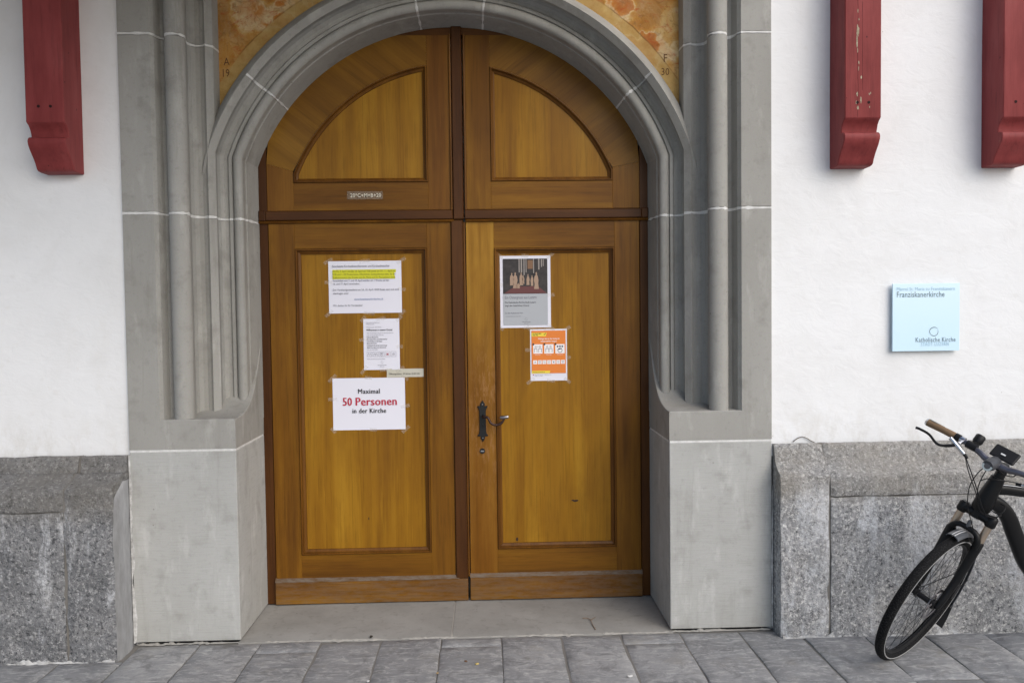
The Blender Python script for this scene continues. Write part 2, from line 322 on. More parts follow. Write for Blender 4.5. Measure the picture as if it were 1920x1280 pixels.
# ------------------------------------------------------------------ ground and pavement
GX = 120
ground = obj('ground', [(-GX, -GX, -.06), (GX, -GX, -.06), (GX, GX, -.06), (-GX, GX, -.06)], [(0, 1, 2, 3)], PAVING); tag(ground, kind='structure')
pv = MB(); pv.box((-5.2, -3.2, -.055), (5.2, .02, -.008)); pavement = pv.build('pavement', plain('joint_sand', (.19, .18, .165), .95)); tag(pavement, kind='structure')
def slab(x0, x1, y0, y1, seed):
    n, m = 5, max(3, int((y1-y0)/.06)); rr = []
    dz = random.uniform(-.003, .003); tx = random.uniform(-.004, .004); ty = random.uniform(-.003, .003)
    cx, cy = (x0+x1)/2, (y0+y1)/2
    def top(x, y):
        e = min(x-x0, x1-x, y-y0, y1-y); r = -.006*(1-min(e/.014, 1))**2
        return dz+tx*(x-cx)/.15+ty*(y-cy)/.3+.0035*fbm(x*7+seed, y*7, seed)+r
    xs = [x0, x0+.007]+[x0+(x1-x0)*k/n for k in range(1, n)]+[x1-.007, x1]; ys = [y0, y0+.007]+[y0+(y1-y0)*k/m for k in range(1, m)]+[y1-.007, y1]
    wob = lambda x, y: (x+(.004*fbm(x*3, y*9, seed) if x in (x0, x1) else 0), y+(.004*fbm(x*9, y*3, seed+5) if y in (y0, y1) else 0))
    V = []; F = []
    for y in ys:
        for x in xs: X, Y = wob(x, y); V.append((X, Y, top(x, y)))
    nx, ny = len(xs), len(ys)
    for j in range(ny-1):
        for i in range(nx-1): F.append((j*nx+i, j*nx+i+1, (j+1)*nx+i+1, (j+1)*nx+i))
    rim = [i for i in range(nx)]+[j*nx+nx-1 for j in range(1, ny)]+[(ny-1)*nx+i for i in range(nx-2, -1, -1)]+[j*nx for j in range(ny-2, 0, -1)]
    b = len(V); V += [(V[i][0], V[i][1], -.03) for i in rim]; k = len(rim)
    F += [(rim[i], b+i, b+(i+1) % k, rim[(i+1) % k]) for i in range(k)]
    return V, F
CX = [-1.605+.3053*k for k in range(-8, 18)]
def front(x): return -.192 if x < -1.62 else (-.118 if x > 1.62 else -.012)
first = {4: .105, 10: .10, 12: .09}
for k, x in enumerate(CX[:-1]):
    xa, xb = x+.003, CX[k+1]-.003; y = front((xa+xb)/2)-.004
    i = 0
    while y > -2.9:
        L = random.choice((.42, .5, .6, .7)) if i else random.uniform(.55, .75)
        if i == 0 and abs((xa+xb)/2) < 1.3 and k % 3 == 1: L = random.uniform(.09, .13)
        if i == 0 and 1.9 < x < 2.3: L = .47
        V, F = slab(xa, xb, y-L, y, k*3.7+i); obj('paving_stone', V, F, PAVING, pavement, smooth=50); y -= L+.008; i += 1
# mortar at the foot of the stones
def foot(x0, x1, y, wd=.02, h=.012, amp=.006):
    m = MB(); rr = []; n = int((x1-x0)/.008)
    for k in range(n+1):
        x = x0+(x1-x0)*k/n; gap = min(1, max(0, .55+1.5*fbm(x*5, y*3, 7))); a = wd*gap*(.6+1.1*fbm(x*29, y, 3)); hh = h*gap*(.7+1.5*fbm(x*41, 4, y)); a = max(a, .001); hh = max(hh, -.003)
        rr.append([(x, y+.004, hh), (x, y-a*.4, hh*.8), (x, y-a, .0005-.004)])
    m.rings(rr); return m

# ------------------------------------------------------------------ church wall
ZT = 6.2
wm = MB()
for s in (-1, 1):
    x0, x1 = sorted((s*1.627, s*9)); m = 70
    # slightly uneven plaster skin
    xs = [s*(1.627+(9-1.627)*(k/m)**1.6) for k in range(m+1)]; zs = [.9+(ZT-.9)*k/60 for k in range(61)]
    wm.rings([[(x, .012+.004*fbm(x*1.3, 2, z*1.3), z) for x in xs] for z in zs])
    wm.box((x0, .03, -.05), (x1, 1.0, ZT))
wm.box((-1.64, .62, -.05), (1.64, 1.0, ZT))  # backing behind the door, added to stop sky light leaking through its gaps
wm.box((-1.64, .03, 4.42), (1.64, .61, ZT))
wall = wm.build('church_wall', PLASTER, smooth=180); tag(wall, 'white plastered church wall on both sides of the grey stone portal', 'wall')

ck = MB(); ck.tube(catmull([(1.742, .006, .972), (1.765, .004, .990), (1.79, .004, .998), (1.815, .004, .990), (1.835, .005, .977), (1.855, .006, .968)], 6), .0022, 6); ck.build('plaster_crack', plain('dark_crack', (.12, .10, .08), .95), wall)
# ------------------------------------------------------------------ stone portal
portal = thing('stone_portal', 'grey sandstone portal with moulded jambs and round arch around the wooden door', 'portal')
ZC, DR = 2.09, .07
def arcp(cx, cy, r, a0, a1, n): return [(cx+r*cos(radians(a0+(a1-a0)*k/n)), cy-r*sin(radians(a0+(a1-a0)*k/n))) for k in range(n+1)]
# profile as (half x, y), from the wall inwards
P_FACE = [(1.63, .10), (1.63, .0), (1.476, .0)]
P_SHAFT = [(1.476, 0), (1.462, .022), (1.458, .05), (1.448, .075), (1.434, .086), (1.420, .084)]+arcp(1.37, .055, .05, 0-20, 180+20, 22)+[(1.338, .115), (1.343, .145), (1.335, .172), (1.318, .188), (1.296, .190), (1.276, .183), (1.264, .173)]
P_FIL = [(1.264, .173), (1.262, .172), (1.234, .199), (1.232, .201)]
P_FRAME = P_FIL+[(1.229, .235), (1.228, .285)]
P_IN = P_FIL+[(1.240, .235), (1.244, .262), (1.238, .287), (1.222, .303), (1.204, .306), (1.196, .297), (1.194, .293), (1.179, .293), (1.177, .296), (1.173, .312)]+arcp(1.147, .302, .026, -15, 165, 16)+[(1.1215, .312), (1.1225, .326), (1.1215, .340), (1.1185, .3455), (1.1165, .3460), (1.098, .5), (1.098, .53)]
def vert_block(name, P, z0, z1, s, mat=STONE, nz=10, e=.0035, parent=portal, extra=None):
    m = MB(); zs = [z0, z0+e]+[z0+(z1-z0)*k/nz for k in range(1, nz)]+[z1-e, z1]; rr = []
    for i, z in enumerate(zs):
        d = .0025 if i in (0, len(zs)-1) else 0
        rr.append([(s*(x+d*.6), y+d, z) for x, y in P])
    m.rings(rr)
    if extra: extra(m)
    return m.build(name, mat, parent, smooth=18)
def subdiv(P, st=.016):
    out = []
    for a, b in zip(P[:-1], P[1:]):
        n_ = max(1, int(sqrt((a[0]-b[0])**2+(a[1]-b[1])**2)/st)); out += [(a[0]+(b[0]-a[0])*k/n_, a[1]+(b[1]-a[1])*k/n_) for k in range(n_)]
    return out+[P[-1]]
def mort(P, z, s, h=.0052, d=-.0006): 
    P = subdiv(P); m = MB(); hv = [h*(1.12+.75*fbm(i*.35, z*7, s*3)) for i in range(len(P))]
    m.rings([[(s*(x+d*.5), y+d, z+k*max(hv[i], .003)) for i, (x, y) in enumerate(P)] for k in (-1, 1)]); return m.build('mortar_joint', MORTAR, portal)
def zk(x): return ZC+sqrt((x+DR)**2-x*x)
def springer(s, z0, th1):
    """inner mouldings rising from the jamb and bending into the arch"""
    m = MB(); cols = []
    for x, y in P_IN:
        k0 = zk(x); r = x+DR; a0 = asin(x/r); c = []
        for k in range(7): c.append((s*x, y, z0+(k0-z0)*k/6))
        for k in range(1, 15):
            a = a0+(th1-a0)*k/14; c.append((s*r*sin(a), y, ZC+r*cos(a)))
        cols.append(c)
    rr = [[c[k] for c in cols] for k in range(len(cols[0]))]
    rr[0] = [(p[0], p[1]+.0025, p[2]) for p in rr[0]]; rr[-1] = [(p[0]*1.0015, p[1]+.0025, p[2]) for p in rr[-1]]
    m.rings(rr)
    # outer slope of the arch dying into the hollow of the jamb
    chamfer(m, s, A1, radians(80.5)); 
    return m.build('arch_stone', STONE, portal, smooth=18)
CH = [(1.264+DR, .173), (1.275+DR, .182), (1.300+DR, .215), (1.322+DR, .250), (1.332+DR, .292)]
def chamfer(m, s, a0, a1, n=30):
    die = lambda a: .034*max(0, (a-radians(71))/radians(9.5))**1.6
    m.rings([[(s*(r*sin(a) if a < radians(71.3) else max(r*sin(a), 1.2645)), y+die(a), ZC+r*cos(a)) for r, y in [(1.29 if a > radians(71.36) else 1.3338, .1755 if a > radians(71.36) else .1732)]*(a1 > radians(80))+CH] for a in [a0+(a1-a0)*k/n for k in range(n+1)]])
def voussoir(a0, a1, n=16):
    m = MB(); rr = []
    for k in range(n+1):
        a = a0+(a1-a0)*k/n; d = .0025 if k in (0, n) else 0
        rr.append([(r*sin(a), y+d, ZC+r*cos(a)) for r, y in [(x+DR, y) for x, y in P_IN]])
    m.rings(rr); b0, b1 = a0-.004, a1+.004; m.rings([[(r*sin(b0+(b1-b0)*k/n), y, ZC+r*cos(b0+(b1-b0)*k/n)) for r, y in CH] for k in range(n+1)])
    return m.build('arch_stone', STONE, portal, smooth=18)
def amort(a, wd=.0052, d=-.0006):
    m = MB(); q = subdiv([(x+DR, y) for x, y in P_IN]); t = Vector((cos(a), -sin(a))); hv = [max(.003, wd*(1.12+.75*fbm(i*.35, a*5, 2))) for i in range(len(q))]
    m.rings([[(r*sin(a)+k*hv[i]*t.x-.0004*sin(a), y+d, ZC+r*cos(a)+k*hv[i]*t.y-.0004*cos(a)) for i, (r, y) in enumerate(q)] for k in (-1, 1)]); m.build('mortar_joint', MORTAR, portal)
def fz0(x, y):      # the frame starts where the back of the arch passes
    r = 1.334+(y-.2)*.85 if y > .21 else 1.3335
    return ZC+sqrt(r*r-x*x)-.0015
ZS = lambda y: 1.14+.5*y*y+4.6*y**4
A1, A2 = radians(52.2), radians(8.45); g_ = .0045
for s in (-1, 1):
    # foot block
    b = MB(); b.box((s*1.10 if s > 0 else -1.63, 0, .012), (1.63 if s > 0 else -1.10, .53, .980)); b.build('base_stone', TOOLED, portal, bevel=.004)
    m = MB(); e = .0022; m.box((min(s*1.1025, s*1.627), .0022, .975), (max(s*1.1025, s*1.627), .52, .996)); m.build('mortar_joint', MORTAR, portal)
    # jamb stone with the scooped shelf
    def shelf(m, s=s):
        f = [[(s*x, .0, z) for x in (1.10, 1.476)] for z in (.991, 1.136)]; m.rings(f); m.rings([[(s*x, y, z) for x, y in P_FACE] for z in (.991, 1.136, 1.4, 1.8, 2.1655, 2.169)])
        m.rings([[(s*1.10, .0, 1.136), (s*1.476, 0, 1.136)], [(s*1.103, .004, 1.1405), (s*1.476, .004, 1.1405)]])
        ys = [.004+.51*k/22 for k in range(23)]
        m.rings([[(s*x, y, ZS(y)) for x in (1.103, 1.115, 1.2, 1.3, 1.4, 1.478)] for y in ys])
        m.rings([[(s*1.10, y, .991), (s*1.10, y, ZS(max(y, .004))-.004), (s*1.103, y, ZS(max(y, .004)))] for y in [0]+ys])
    vert_block('jamb_stone', P_SHAFT+P_IN, 1.08, 2.169, s, extra=shelf)
    mort(P_FACE+P_SHAFT+P_IN, 2.1742, s)
    vert_block('jamb_stone', P_FACE+P_SHAFT, 2.1795, 3.051, s, extra=lambda m, s=s: m.rings([[(s*x, y, fz0(x, y)+(3.051-fz0(x, y))*k/5) for x, y in P_FRAME] for k in range(6)]))
    mort(P_FACE+P_SHAFT+P_FRAME, 3.0563, s)
    vert_block('jamb_stone', P_FACE+P_SHAFT+P_FRAME, 3.0615, 4.25, s)
    springer(s, 2.1795, A1+.004)
    a0, a1 = sorted((s*(A1-.004), s*(A2+.004))); voussoir(a0, a1)
    amort(s*A1); amort(s*A2)
voussoir(-A2+.004, A2-.004, 8)
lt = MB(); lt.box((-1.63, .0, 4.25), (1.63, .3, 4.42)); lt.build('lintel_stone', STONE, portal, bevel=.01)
# soft mortar at the feet of the portal
for x0, x1 in ((-1.62, -1.11), (1.11, 1.62)): foot(x0, x1, .004, .016, .008).build('foot_mortar', FOOTM, portal, smooth=180)

# threshold
thr = thing('threshold', 'flat grey stone threshold in front of the wooden door', 'threshold')
for xa, xb in ((-1.112, -.032), (-.026, 1.112)):
    V = []; nx, ny = 24, 10
    for j in range(ny+1):
        for i in range(nx+1):
            x = xa+(xb-xa)*i/nx; y = -.006+.56*j/ny; e = min(y+.006, .1); V.append((x, y-(.006*fbm(x*9, 1, 2) if j == 0 else 0), .006+.0025*fbm(x*4, y*5, 1)-.006*(1-min(e/.05, 1))**2))
    F = [(j*(nx+1)+i, j*(nx+1)+i+1, (j+1)*(nx+1)+i+1, (j+1)*(nx+1)+i) for j in range(ny) for i in range(nx)]
    k = len(V); V += [(x, y, -.03) for x, y, z in V[:nx+1]]; F += [(i, k+i, k+i+1, i+1) for i in range(nx)]
    obj('threshold_slab', V, F, THRESH, thr, smooth=60)
jm = MB(); jm.box((-.034, -.004, -.02), (-.024, .5, .0035)); jm.build('mortar_joint', plain('pale_joint', (.42, .40, .36), .9), thr)
foot(-1.09, 1.09, -.004, .014, .006).build('foot_mortar', plain('dusty_mortar', (.34, .325, .295), .95), thr, smooth=180)

# ------------------------------------------------------------------ wall painting in the spandrels
fr = thing('wall_painting', 'ochre and red wall painting filling the field above the stone arch', 'wall painting', (0, .285, 3.3))
fp = MB(); n = 60; rr = []
for k in range(n+1):
    x = -1.2295+2.459*k/n; z0 = ZC+sqrt(max(1.36**2-x*x, .0))
    rr.append([(x, .283, z0+(4.26-z0)*j/24) for j in range(25)])
fp.rings(rr); fp.build('painted_plaster', FRESCO, fr, smooth=180)

def text(body, x, y, z, size, mat, parent, align='LEFT', bold=0, sx=1, rot=0, name='lettering', sp=1, width=None, twice=0):
    if twice: text(body, x+twice, y+.0001, z, size, mat, parent, align, 0, sx, rot, name, sp, width)
    c = bpy.data.curves.new('t', 'FONT'); c.body = body; c.size = size; c.align_x = align; c.resolution_u = 2; c.offset = bold*size; c.space_character = sp
    o = bpy.data.objects.new('t', c); COL.objects.link(o); dg = bpy.context.evaluated_depsgraph_get()
    me = bpy.data.meshes.new_from_object(o.evaluated_get(dg)); bpy.data.objects.remove(o); bpy.data.curves.remove(c)
    if width: xs_ = [v.co.x for v in me.vertices]; sx = width/(max(xs_)-min(xs_))
    for v in me.vertices:
        a, b = v.co.x*sx, v.co.y; v.co = (x+a*cos(rot)-b*sin(rot), y, z+a*sin(rot)+b*cos(rot))
    me.materials.clear(); me.materials.append(mat); me.name = name
    q = bpy.data.objects.new(name, me); COL.objects.link(q); q.parent = parent; q.location = -wloc(parent); return q
PAINTED = plain('dark_brown_letter_paint', (.115, .05, .018), .85)
for t, px, pz, sz in (('A', -1.203, 2.985, .058), ('19', -1.218, 2.925, .058)): text(t, px, .2815, pz, sz, PAINTED, fr, sx=.8)
for t, px, pz, sz in (('F', 1.142, 2.995, .062), ('30', 1.13, 2.925, .055)): text(t, px, .2815, pz, sz, PAINTED, fr, sx=.85)

# ------------------------------------------------------------------ door frame with the fixed arched upper part
frame = thing('door_frame', 'dark wooden door frame with two arched panels above the door leaves', 'door frame', (0, .55, 0))
YF = .500
for s in (-1, 1): plank('frame_post', rect(*sorted((s*1.051, s*1.16)), .01, 2.85), .503, .07, W_DARK, frame)
plank('frame_head', rect(-.75, .75, 3.215, 3.33), .498, .06, W_DARKH, frame)
plank('transom', rect(-1.06, -.012, 2.188, 2.241), .486, .06, W_RAIL if 0 else W_DARKH, frame, .004); plank('transom', rect(.056, 1.06, 2.188, 2.240), .486, .06, W_DARKH, frame, .004)
for s in (-1, 1): plank('transom_block', rect(*sorted((s*1.0605, s*1.098)), 2.186, 2.243), .484, .05, W_DARK, frame, .004)
for xa, xb in ((-1.098, -.006), (.06, 1.098)):
    m = MB(); m.rings([[(x, .492, 2.186), (x, .484, 2.180), (x, .486, 2.174), (x, .498, 2.171)] for x in (xa, xb)]); m.build('transom_bead', W_MOULD, frame, smooth=60)
plank('mullion', rect(-.008, .050, 2.187, 3.30), .484, .06, W_DARK, frame, .005)
def strip(x, z0, z1, y, w_, mat, par, name):
    m = MB(); m.rings([[(x-w_/2, y+.012, z), (x-w_/2, y+.003, z), (x-w_/4, y, z), (x+w_/4, y, z), (x+w_/2, y+.003, z), (x+w_/2, y+.012, z)] for z in (z0, z1)]); return m.build(name, mat, par, smooth=50)
strip(-.0165, 2.242, 3.22, .491, .012, W_MOULD, frame, 'mullion_bead'); strip(.0625, 2.242, 3.22, .491, .012, W_MOULD, frame, 'mullion_bead')
def moulding(P, y0, par, mat=W_MOULD, k=1.0):
    prof = [(0, .006), (.0005, .004), (.0015, -.004), (.004, -.0075), (.008, -.0075), (.0105, -.004), (.0115, .007), (.0145, .0065), (.020, .0105), (.026, .013), (.0275, .021), (.032, .026)]
    m = MB(); m.rings([[(p[0], y0+dy, p[1]) for p in offset_poly(P, d*k)] for d, dy in prof], close=True); return m.build('panel_moulding', mat, par, smooth=25)
RP = .972
def upper(s, xs0, xs1, stile_mat, hm):
    """xs0: inner edge of panel, xs1: outer"""
    zb = 2.399; arc = []; N = 18
    a0, a1 = asin(xs0/RP), asin(xs1/RP)
    pts = [(RP*sin(a0+(a1-a0)*k/N), ZC+RP*cos(a0+(a1-a0)*k/N)) for k in range(N+1)]
    P = [(xs0, zb)]+pts+[(xs1, zb)]                     # clockwise on +x
    if s > 0: P = P[::-1]
    PP = [(s*x, z) for x, z in P]
    moulding(PP, YF, frame, k=.95)
    plank('panel', offset_poly(PP, .024), YF+.02, .02, W_PANEL, frame)
    def pl(name, Q, mat, y=YF):
        if s < 0: Q = [(-x, z) for x, z in Q][::-1]
        return plank(name, Q, y, .05, mat, frame, .0012)
    xi = .0685 if s > 0 else .0225
    pl('upper_stile', [(xi, 2.243), (xs0, 2.243), (xs0, pts[0][1]), (xs0, 3.22), (xi, 3.22)], stile_mat)
    pl('upper_rail', rect(xs0, xs1, 2.243, zb), W_RAIL)
    pl('upper_stile', [(xs1, 2.243), (1.05, 2.243), (1.05, 2.505), (xs1, pts[-1][1]+.012)], MIDST if s < 0 else stile_mat)
    H = [(x, z) for x, z in pts]
    out = [(1.30*sin(a), ZC+1.30*cos(a)) for a in [asin(min(xs0/1.30, 1))+(asin(1.05/1.30)-asin(xs0/1.30))*k/N for k in range(N+1)]]
    m = MB(); inner = H[:-1]+[(xs1, pts[-1][1]+.0125)]; outer = out[:-1]+[(1.05, 2.5055)]
    m.rings([[(s*a[0], YF, a[1]), (s*(a[0]*.5+b[0]*.5), YF, a[1]*.5+b[1]*.5), (s*b[0], YF, b[1])] for a, b in zip(inner, outer)])
    m.build('arched_head', hm, frame)
upper(-1, .147, .902, MIDST, W_HEADL); upper(1, .207, .898, W_STILE, W_HEADR)

# ------------------------------------------------------------------ door leaves
def leaf(lab, x0, x1, px0, px1, pz0, pz1, inner_mat, s):
    t = thing('door_leaf', lab, 'door', ((x0+x1)/2, .52, .01))
    zt, zb = 2.183, .155; P = rect(px0, px1, pz0, pz1)
    moulding(P, YF, t, k=1.12); plank('panel', offset_poly(P, .028), YF+.02, .02, W_PANEL, t)
    a, b = ('outer', 'inner') if s < 0 else ('inner', 'outer')
    plank('stile', rect(x0, px0, zb, zt), YF, .05, W_STILE if s < 0 else inner_mat, t, .0012)
    plank('stile', rect(px1, x1, zb, zt), YF, .05, inner_mat if s < 0 else W_STILE, t, .0012)
    plank('top_rail', rect(px0, px1, pz1, zt), YF, .05, W_RAIL, t, .0012); plank('bottom_rail', rect(px0, px1, zb, pz0), YF, .05, W_RAIL, t, .0012)
    return t
LL = leaf('left wooden door leaf with four white notices taped on its panel', -1.0475, -.0245, -.902, -.161, .289, 2.030, W_STILE, -1)
RL = leaf('right wooden door leaf with iron handle and two posters taped on it', .0605, 1.0475, .218, .906, .301, 2.0235, LIGHTST, 1)
KNOT = plain('knot_brown', (.03, .012, .005), .6)
def knot(par, x, z, a, b, y=YF+.0196):
    n = 14; obj('knot', [(x+a*cos(2*pi*k/n), y, z+b*sin(2*pi*k/n)+.12*a*cos(2*pi*k/n)) for k in range(n)], [tuple(range(n))], KNOT, par)
knot(RL, .672, .567, .016, .006); knot(RL, .655, .570, .009, .004); knot(RL, .33, .35, .007, .011); knot(LL, -.52, .488, .003, .008)
def kick(t, xa, xb, xr, z1):
    plank('kick_board', rect(xa, xb, .011, z1), .486, .06, W_KICK, t, .004)
    m = MB(); m.rings([[(x, .4865, z1+.0005), (x, .488, z1+.006), (x, .496, z1+.018), (x, .503, z1+.022)] for x in (xa, xr)]); m.build('weather_ledge', W_LEDGE, t, smooth=50)
kick(LL, -1.052, .045, -.004, .138); kick(RL, .057, 1.052, 1.052, .143)
plank('cover_strip', rect(-.022, .044, .1395, 2.183), .487, .02, W_DARK, LL, .004); strip(.0505, .15, 2.17, .489, .011, W_MOULD, LL, 'cover_bead')
# iron handle
HP = [(0, .120), (.014, .098), (.012, .085), (.020, .088), (.030, .086), (.024, .075), (.0185, .060), (.0185, -.055), (.022, -.072), (.031, -.080), (.026, -.086), (.012, -.086), (.012, -.098), (0, -.118)]
hx, hz = .141, 1.040
plate = plank('handle_plate', [(hx+x, hz+z) for x, z in HP[::-1]]+[(hx-x, hz+z) for x, z in HP[1:-1]], .4925, .008, IRON, RL, .002)
lv = MB(); lv.tube(catmull([(hx+.004, .49, hz+.028), (hx+.006, .462, hz+.028), (hx+.03, .448, hz+.026), (hx+.047, .446, hz-.005), (hx+.078, .446, hz-.016), (hx+.108, .446, hz-.004), (hx+.122, .446, hz+.024)], 6), .0075, 8)
lv.build('lever_arm', Mat('brown_iron', (.06, .035, .03), .45, .7).m, RL, smooth=180)
hb = MB(); hb.tube([(hx+.098, .446, hz+.025), (hx+.103, .445, hz+.026), (hx+.14, .443, hz+.029), (hx+.146, .443, hz+.03)], [.006, .0105, .0105, .008], 10); hb.build('lever_grip', STEELW, RL, smooth=60)
for dx, dz, r in ((.004, .028, .011), (0, -.025, .009), (0, .097, .004), (0, -.095, .004)):
    b_ = MB(); b_.tube([(hx+dx, .4935, hz+dz), (hx+dx, .488, hz+dz)], [r, r*.8], 12); b_.build('rivet', IRON if r > .005 else STEELW, plate, smooth=50)
kh = MB(); kh.tube([(hx+.001, .4895, hz-.026), (hx+.001, .4865, hz-.026)], .0028, 8); kh.build('key_hole', plain('hole_black', (.004, .004, .004), .9), plate)
lk = MB(); lk.tube([(.137, .503, .869), (.137, .494, .869)], [.0165, .0145], 18); lock = lk.build('lock_cylinder', IRON, RL, smooth=50)
kw = MB(); kw.box((.127, .4925, .8655), (.147, .4945, .8725)); kw.build('key_slot', CHROME, lock)

# ------------------------------------------------------------------ papers on the door
YP = .5185
def sheet(name, lab, cat, x0, x1, z1, z0, mat=PAPER, rot=0, y=YP, tape=True):
    t = thing(name, lab, cat, ((x0+x1)/2, y, z0)); V = []; n = 8
    for j in range(n+1):
        for i in range(n+1):
            V.append((x0+(x1-x0)*i/n, y+.0008*fbm(i*.7+x0*9, j*.7, z0*7)-(.0012*(abs(i-n/2)/(n/2))**4 if j in (0, n) else 0), z0+(z1-z0)*j/n))
    obj('paper', V, [(j*(n+1)+i, j*(n+1)+i+1, (j+1)*(n+1)+i+1, (j+1)*(n+1)+i) for j in range(n) for i in range(n)], mat, t, smooth=180)
    if tape:
        W_, H_ = x1-x0, z1-z0
        for cx, cz in ((x0, z0), (x1, z0), (x0, z1), (x1, z1), (x0+W_*.5, z1), (x1, z0+H_*.45), (x0+W_*.55, z0), (x0, z0+H_*.6)):
            m = MB(); a = random.uniform(-.3, .3) if cx not in (x0, x1) or cz not in (z0, z1) else random.choice((-1, 1))*random.uniform(.5, 1)
            hw, hh = random.uniform(.018, .03), .0095; y_ = y-.0022
            m.add([(cx+u*cos(a)-v*sin(a), y_, cz+u*sin(a)+v*cos(a)) for u, v in ((-hw, -hh), (hw, -hh), (hw, hh), (-hw, hh))], [(0, 1, 2, 3)])
            m.build('tape', TAPE, t)
    return t
def flat(par, x0, x1, z0, z1, mat, name='printed_field', y=YP-.0024): return obj(name, [(x0, y, z0), (x1, y, z0), (x1, y, z1), (x0, y, z1)], [(0, 1, 2, 3)], mat, par)
YT = YP-.0030
# 1 notice with yellow marking
t = sheet('paper_notice', 'white landscape notice with three yellow highlighted lines on left door leaf', 'notice', -.721, -.309, 1.960, 1.665)
for i, wd in enumerate((.358, .350, .353)): flat(t, -.698, -.698+wd, 1.8935-i*.0175, 1.9115-i*.0175, YELLOW, 'yellow_marking', YP-.0022-.0001*i)
text('Geschätzte Kirchenbesucherinnen und Kirchenbesucher', -.700, YT, 1.9255, .0180, GREYINK, t, width=.325)
OLIVE = plain('ink_under_marker', (.16, .16, .03), .7)
for i, b in enumerate(('Am FR, 9. April und SA, 10. April um 9.00 sowie am SO, 11. April um', '9.00 und 11.00 finden keine öffentlichen Gottesdienste statt, da die', 'Erstkommunion der Kinder von St. Maria und St. Paul gefeiert wird.')): text(b, -.697, YT, 1.8975-i*.0177, .0160, OLIVE, t, width=.354)
for b, x, z in (('Verschoben vom 9. und 10. April werden um 1 Woche auf den', .318, 1.8445), ('16. und 17. April verschoben.', .150, 1.8265), ('Der Vorabendgottesdienst am SA, 10. April, 18.00 findet statt und wird', .370, 1.7925), ('übertragen unter', .088, 1.773), ('Wir danken für Ihr Verständnis!', .165, 1.704)): text(b, -.697, YT, z, .0160, GREYINK, t, width=x)
text('www.franziskanerkirche-live.ch', -.578, YT, 1.739, .0160, BLUEINK, t, width=.163)
def rings_logo(par, cx, cz, r, mat, y=YT, name='ring_emblem'):
    m = MB()
    for a0, a1, rad, wd in ((35, 200, r, .13), (170, 395, r*.86, .13)):
        m.rings([[(cx+q*rad*cos(radians(a)), y, cz+q*rad*sin(radians(a))) for q in (1-wd*sin(pi*k/20)-.02, 1)] for k, a in enumerate([a0+(a1-a0)*k/20 for k in range(21)])])
    return m.build(name, mat, par)
def picto(par, x, z, s, kind, mat, y=YT):
    m = MB()
    def disc(cx, cz, r): m.add([(cx+r*cos(2*pi*k/10), y, cz+r*sin(2*pi*k/10)) for k in range(10)], [tuple(range(10))])
    def bar(x0, z0, x1, z1, w_):
        d = Vector((x1-x0, z1-z0)).normalized(); q = Vector((-d.y, d.x))*w_/2
        m.add([(x0+q.x, y, z0+q.y), (x0-q.x, y, z0-q.y), (x1-q.x, y, z1-q.y), (x1+q.x, y, z1+q.y)], [(0, 1, 2, 3)])
    def ring(cx, cz, r, w_): m.rings([[(cx+q*cos(2*pi*k/14), y, cz+q*sin(2*pi*k/14)) for k in range(14)] for q in (r-w_, r)], close=True)
    def person(cx, hz_, bw):
        ring(cx, hz_, .10*s, .035*s); bar(cx-bw, z-.38*s, cx-bw, z+.02*s, .04*s); bar(cx+bw, z-.38*s, cx+bw, z+.02*s, .04*s); bar(cx-bw, z+.02*s, cx+bw, z+.02*s, .05*s)
    if kind == 0: person(x-.24*s, z+.22*s, .15*s); person(x+.24*s, z+.22*s, .15*s); bar(x-.08*s, z+.24*s, x+.08*s, z+.24*s, .04*s)
    elif kind == 1: person(x-.18*s, z+.22*s, .17*s); person(x+.18*s, z+.22*s, .17*s)
    elif kind == 2:
        ring(x, z-.2*s, .26*s, .05*s); bar(x-.26*s, z-.12*s, x+.2*s, z+.02*s, .09*s)
        for q in (-.26, 0, .26): disc(x+q*s, z+.24*s, .10*s)
    elif kind == 3: bar(x-.22*s, z-.22*s, x+.22*s, z+.22*s, .12*s); bar(x-.22*s, z+.22*s, x+.22*s, z-.22*s, .12*s)
    elif kind == 4: ring(x, z, .26*s, .06*s); disc(x, z, .08*s)
    elif kind == 5: bar(x-.24*s, z-.2*s, x, z+.24*s, .1*s); bar(x+.24*s, z-.2*s, x, z+.24*s, .1*s); bar(x-.22*s, z-.2*s, x+.22*s, z-.2*s, .06*s)
    return m.build('pictogram', mat, par)
# 2 small welcome sheet
t = sheet('paper_notice', 'small white portrait sheet with rows of text and five pictograms', 'notice', -.530, -.326, 1.632, 1.341, tape=True)
text('Katholische Kirche Stadt Luzern', -.513, YT, 1.608, .0075, GREYINK, t, sx=.8); text('Franziskanerkirche', -.513, YT, 1.599, .0075, GREYINK, t, sx=.8); text('Schutzkonzept für Gottesdienste', -.513, YT, 1.582, .0075, GREYINK, t, sx=.85)
text('Willkommen in unserer Kirche!', -.513, YT, 1.5635, .0155, INK, t, bold=.012, sx=.74)
for i, (b, k) in enumerate((('Halten Sie bitte folgende Regeln ein, damit alle sicher sind.', 0), ('Es gilt das Schutzkonzept der Kirche.', 0), ('Es gilt eine Maskenpflicht', 1), ('Bitte Abstand halten und die Plätze beachten', 1), ('Hände desinfizieren beim Eingang', 1), ('Maximal 50 Personen', 1), ('Kontaktdaten bitte auf dem Zettel eintragen', 1), ('Bleiben Sie zu Hause, wenn Sie krank sind', 1), ('oder sich unwohl fühlen.', 0))): text(b, -.511, YT, 1.5485-.0118*i, .0082, INK if k else GREYINK, t, bold=.02*k, sx=.78)
PICT = plain('grey_pictogram_ink', (.24, .24, .28), .7)
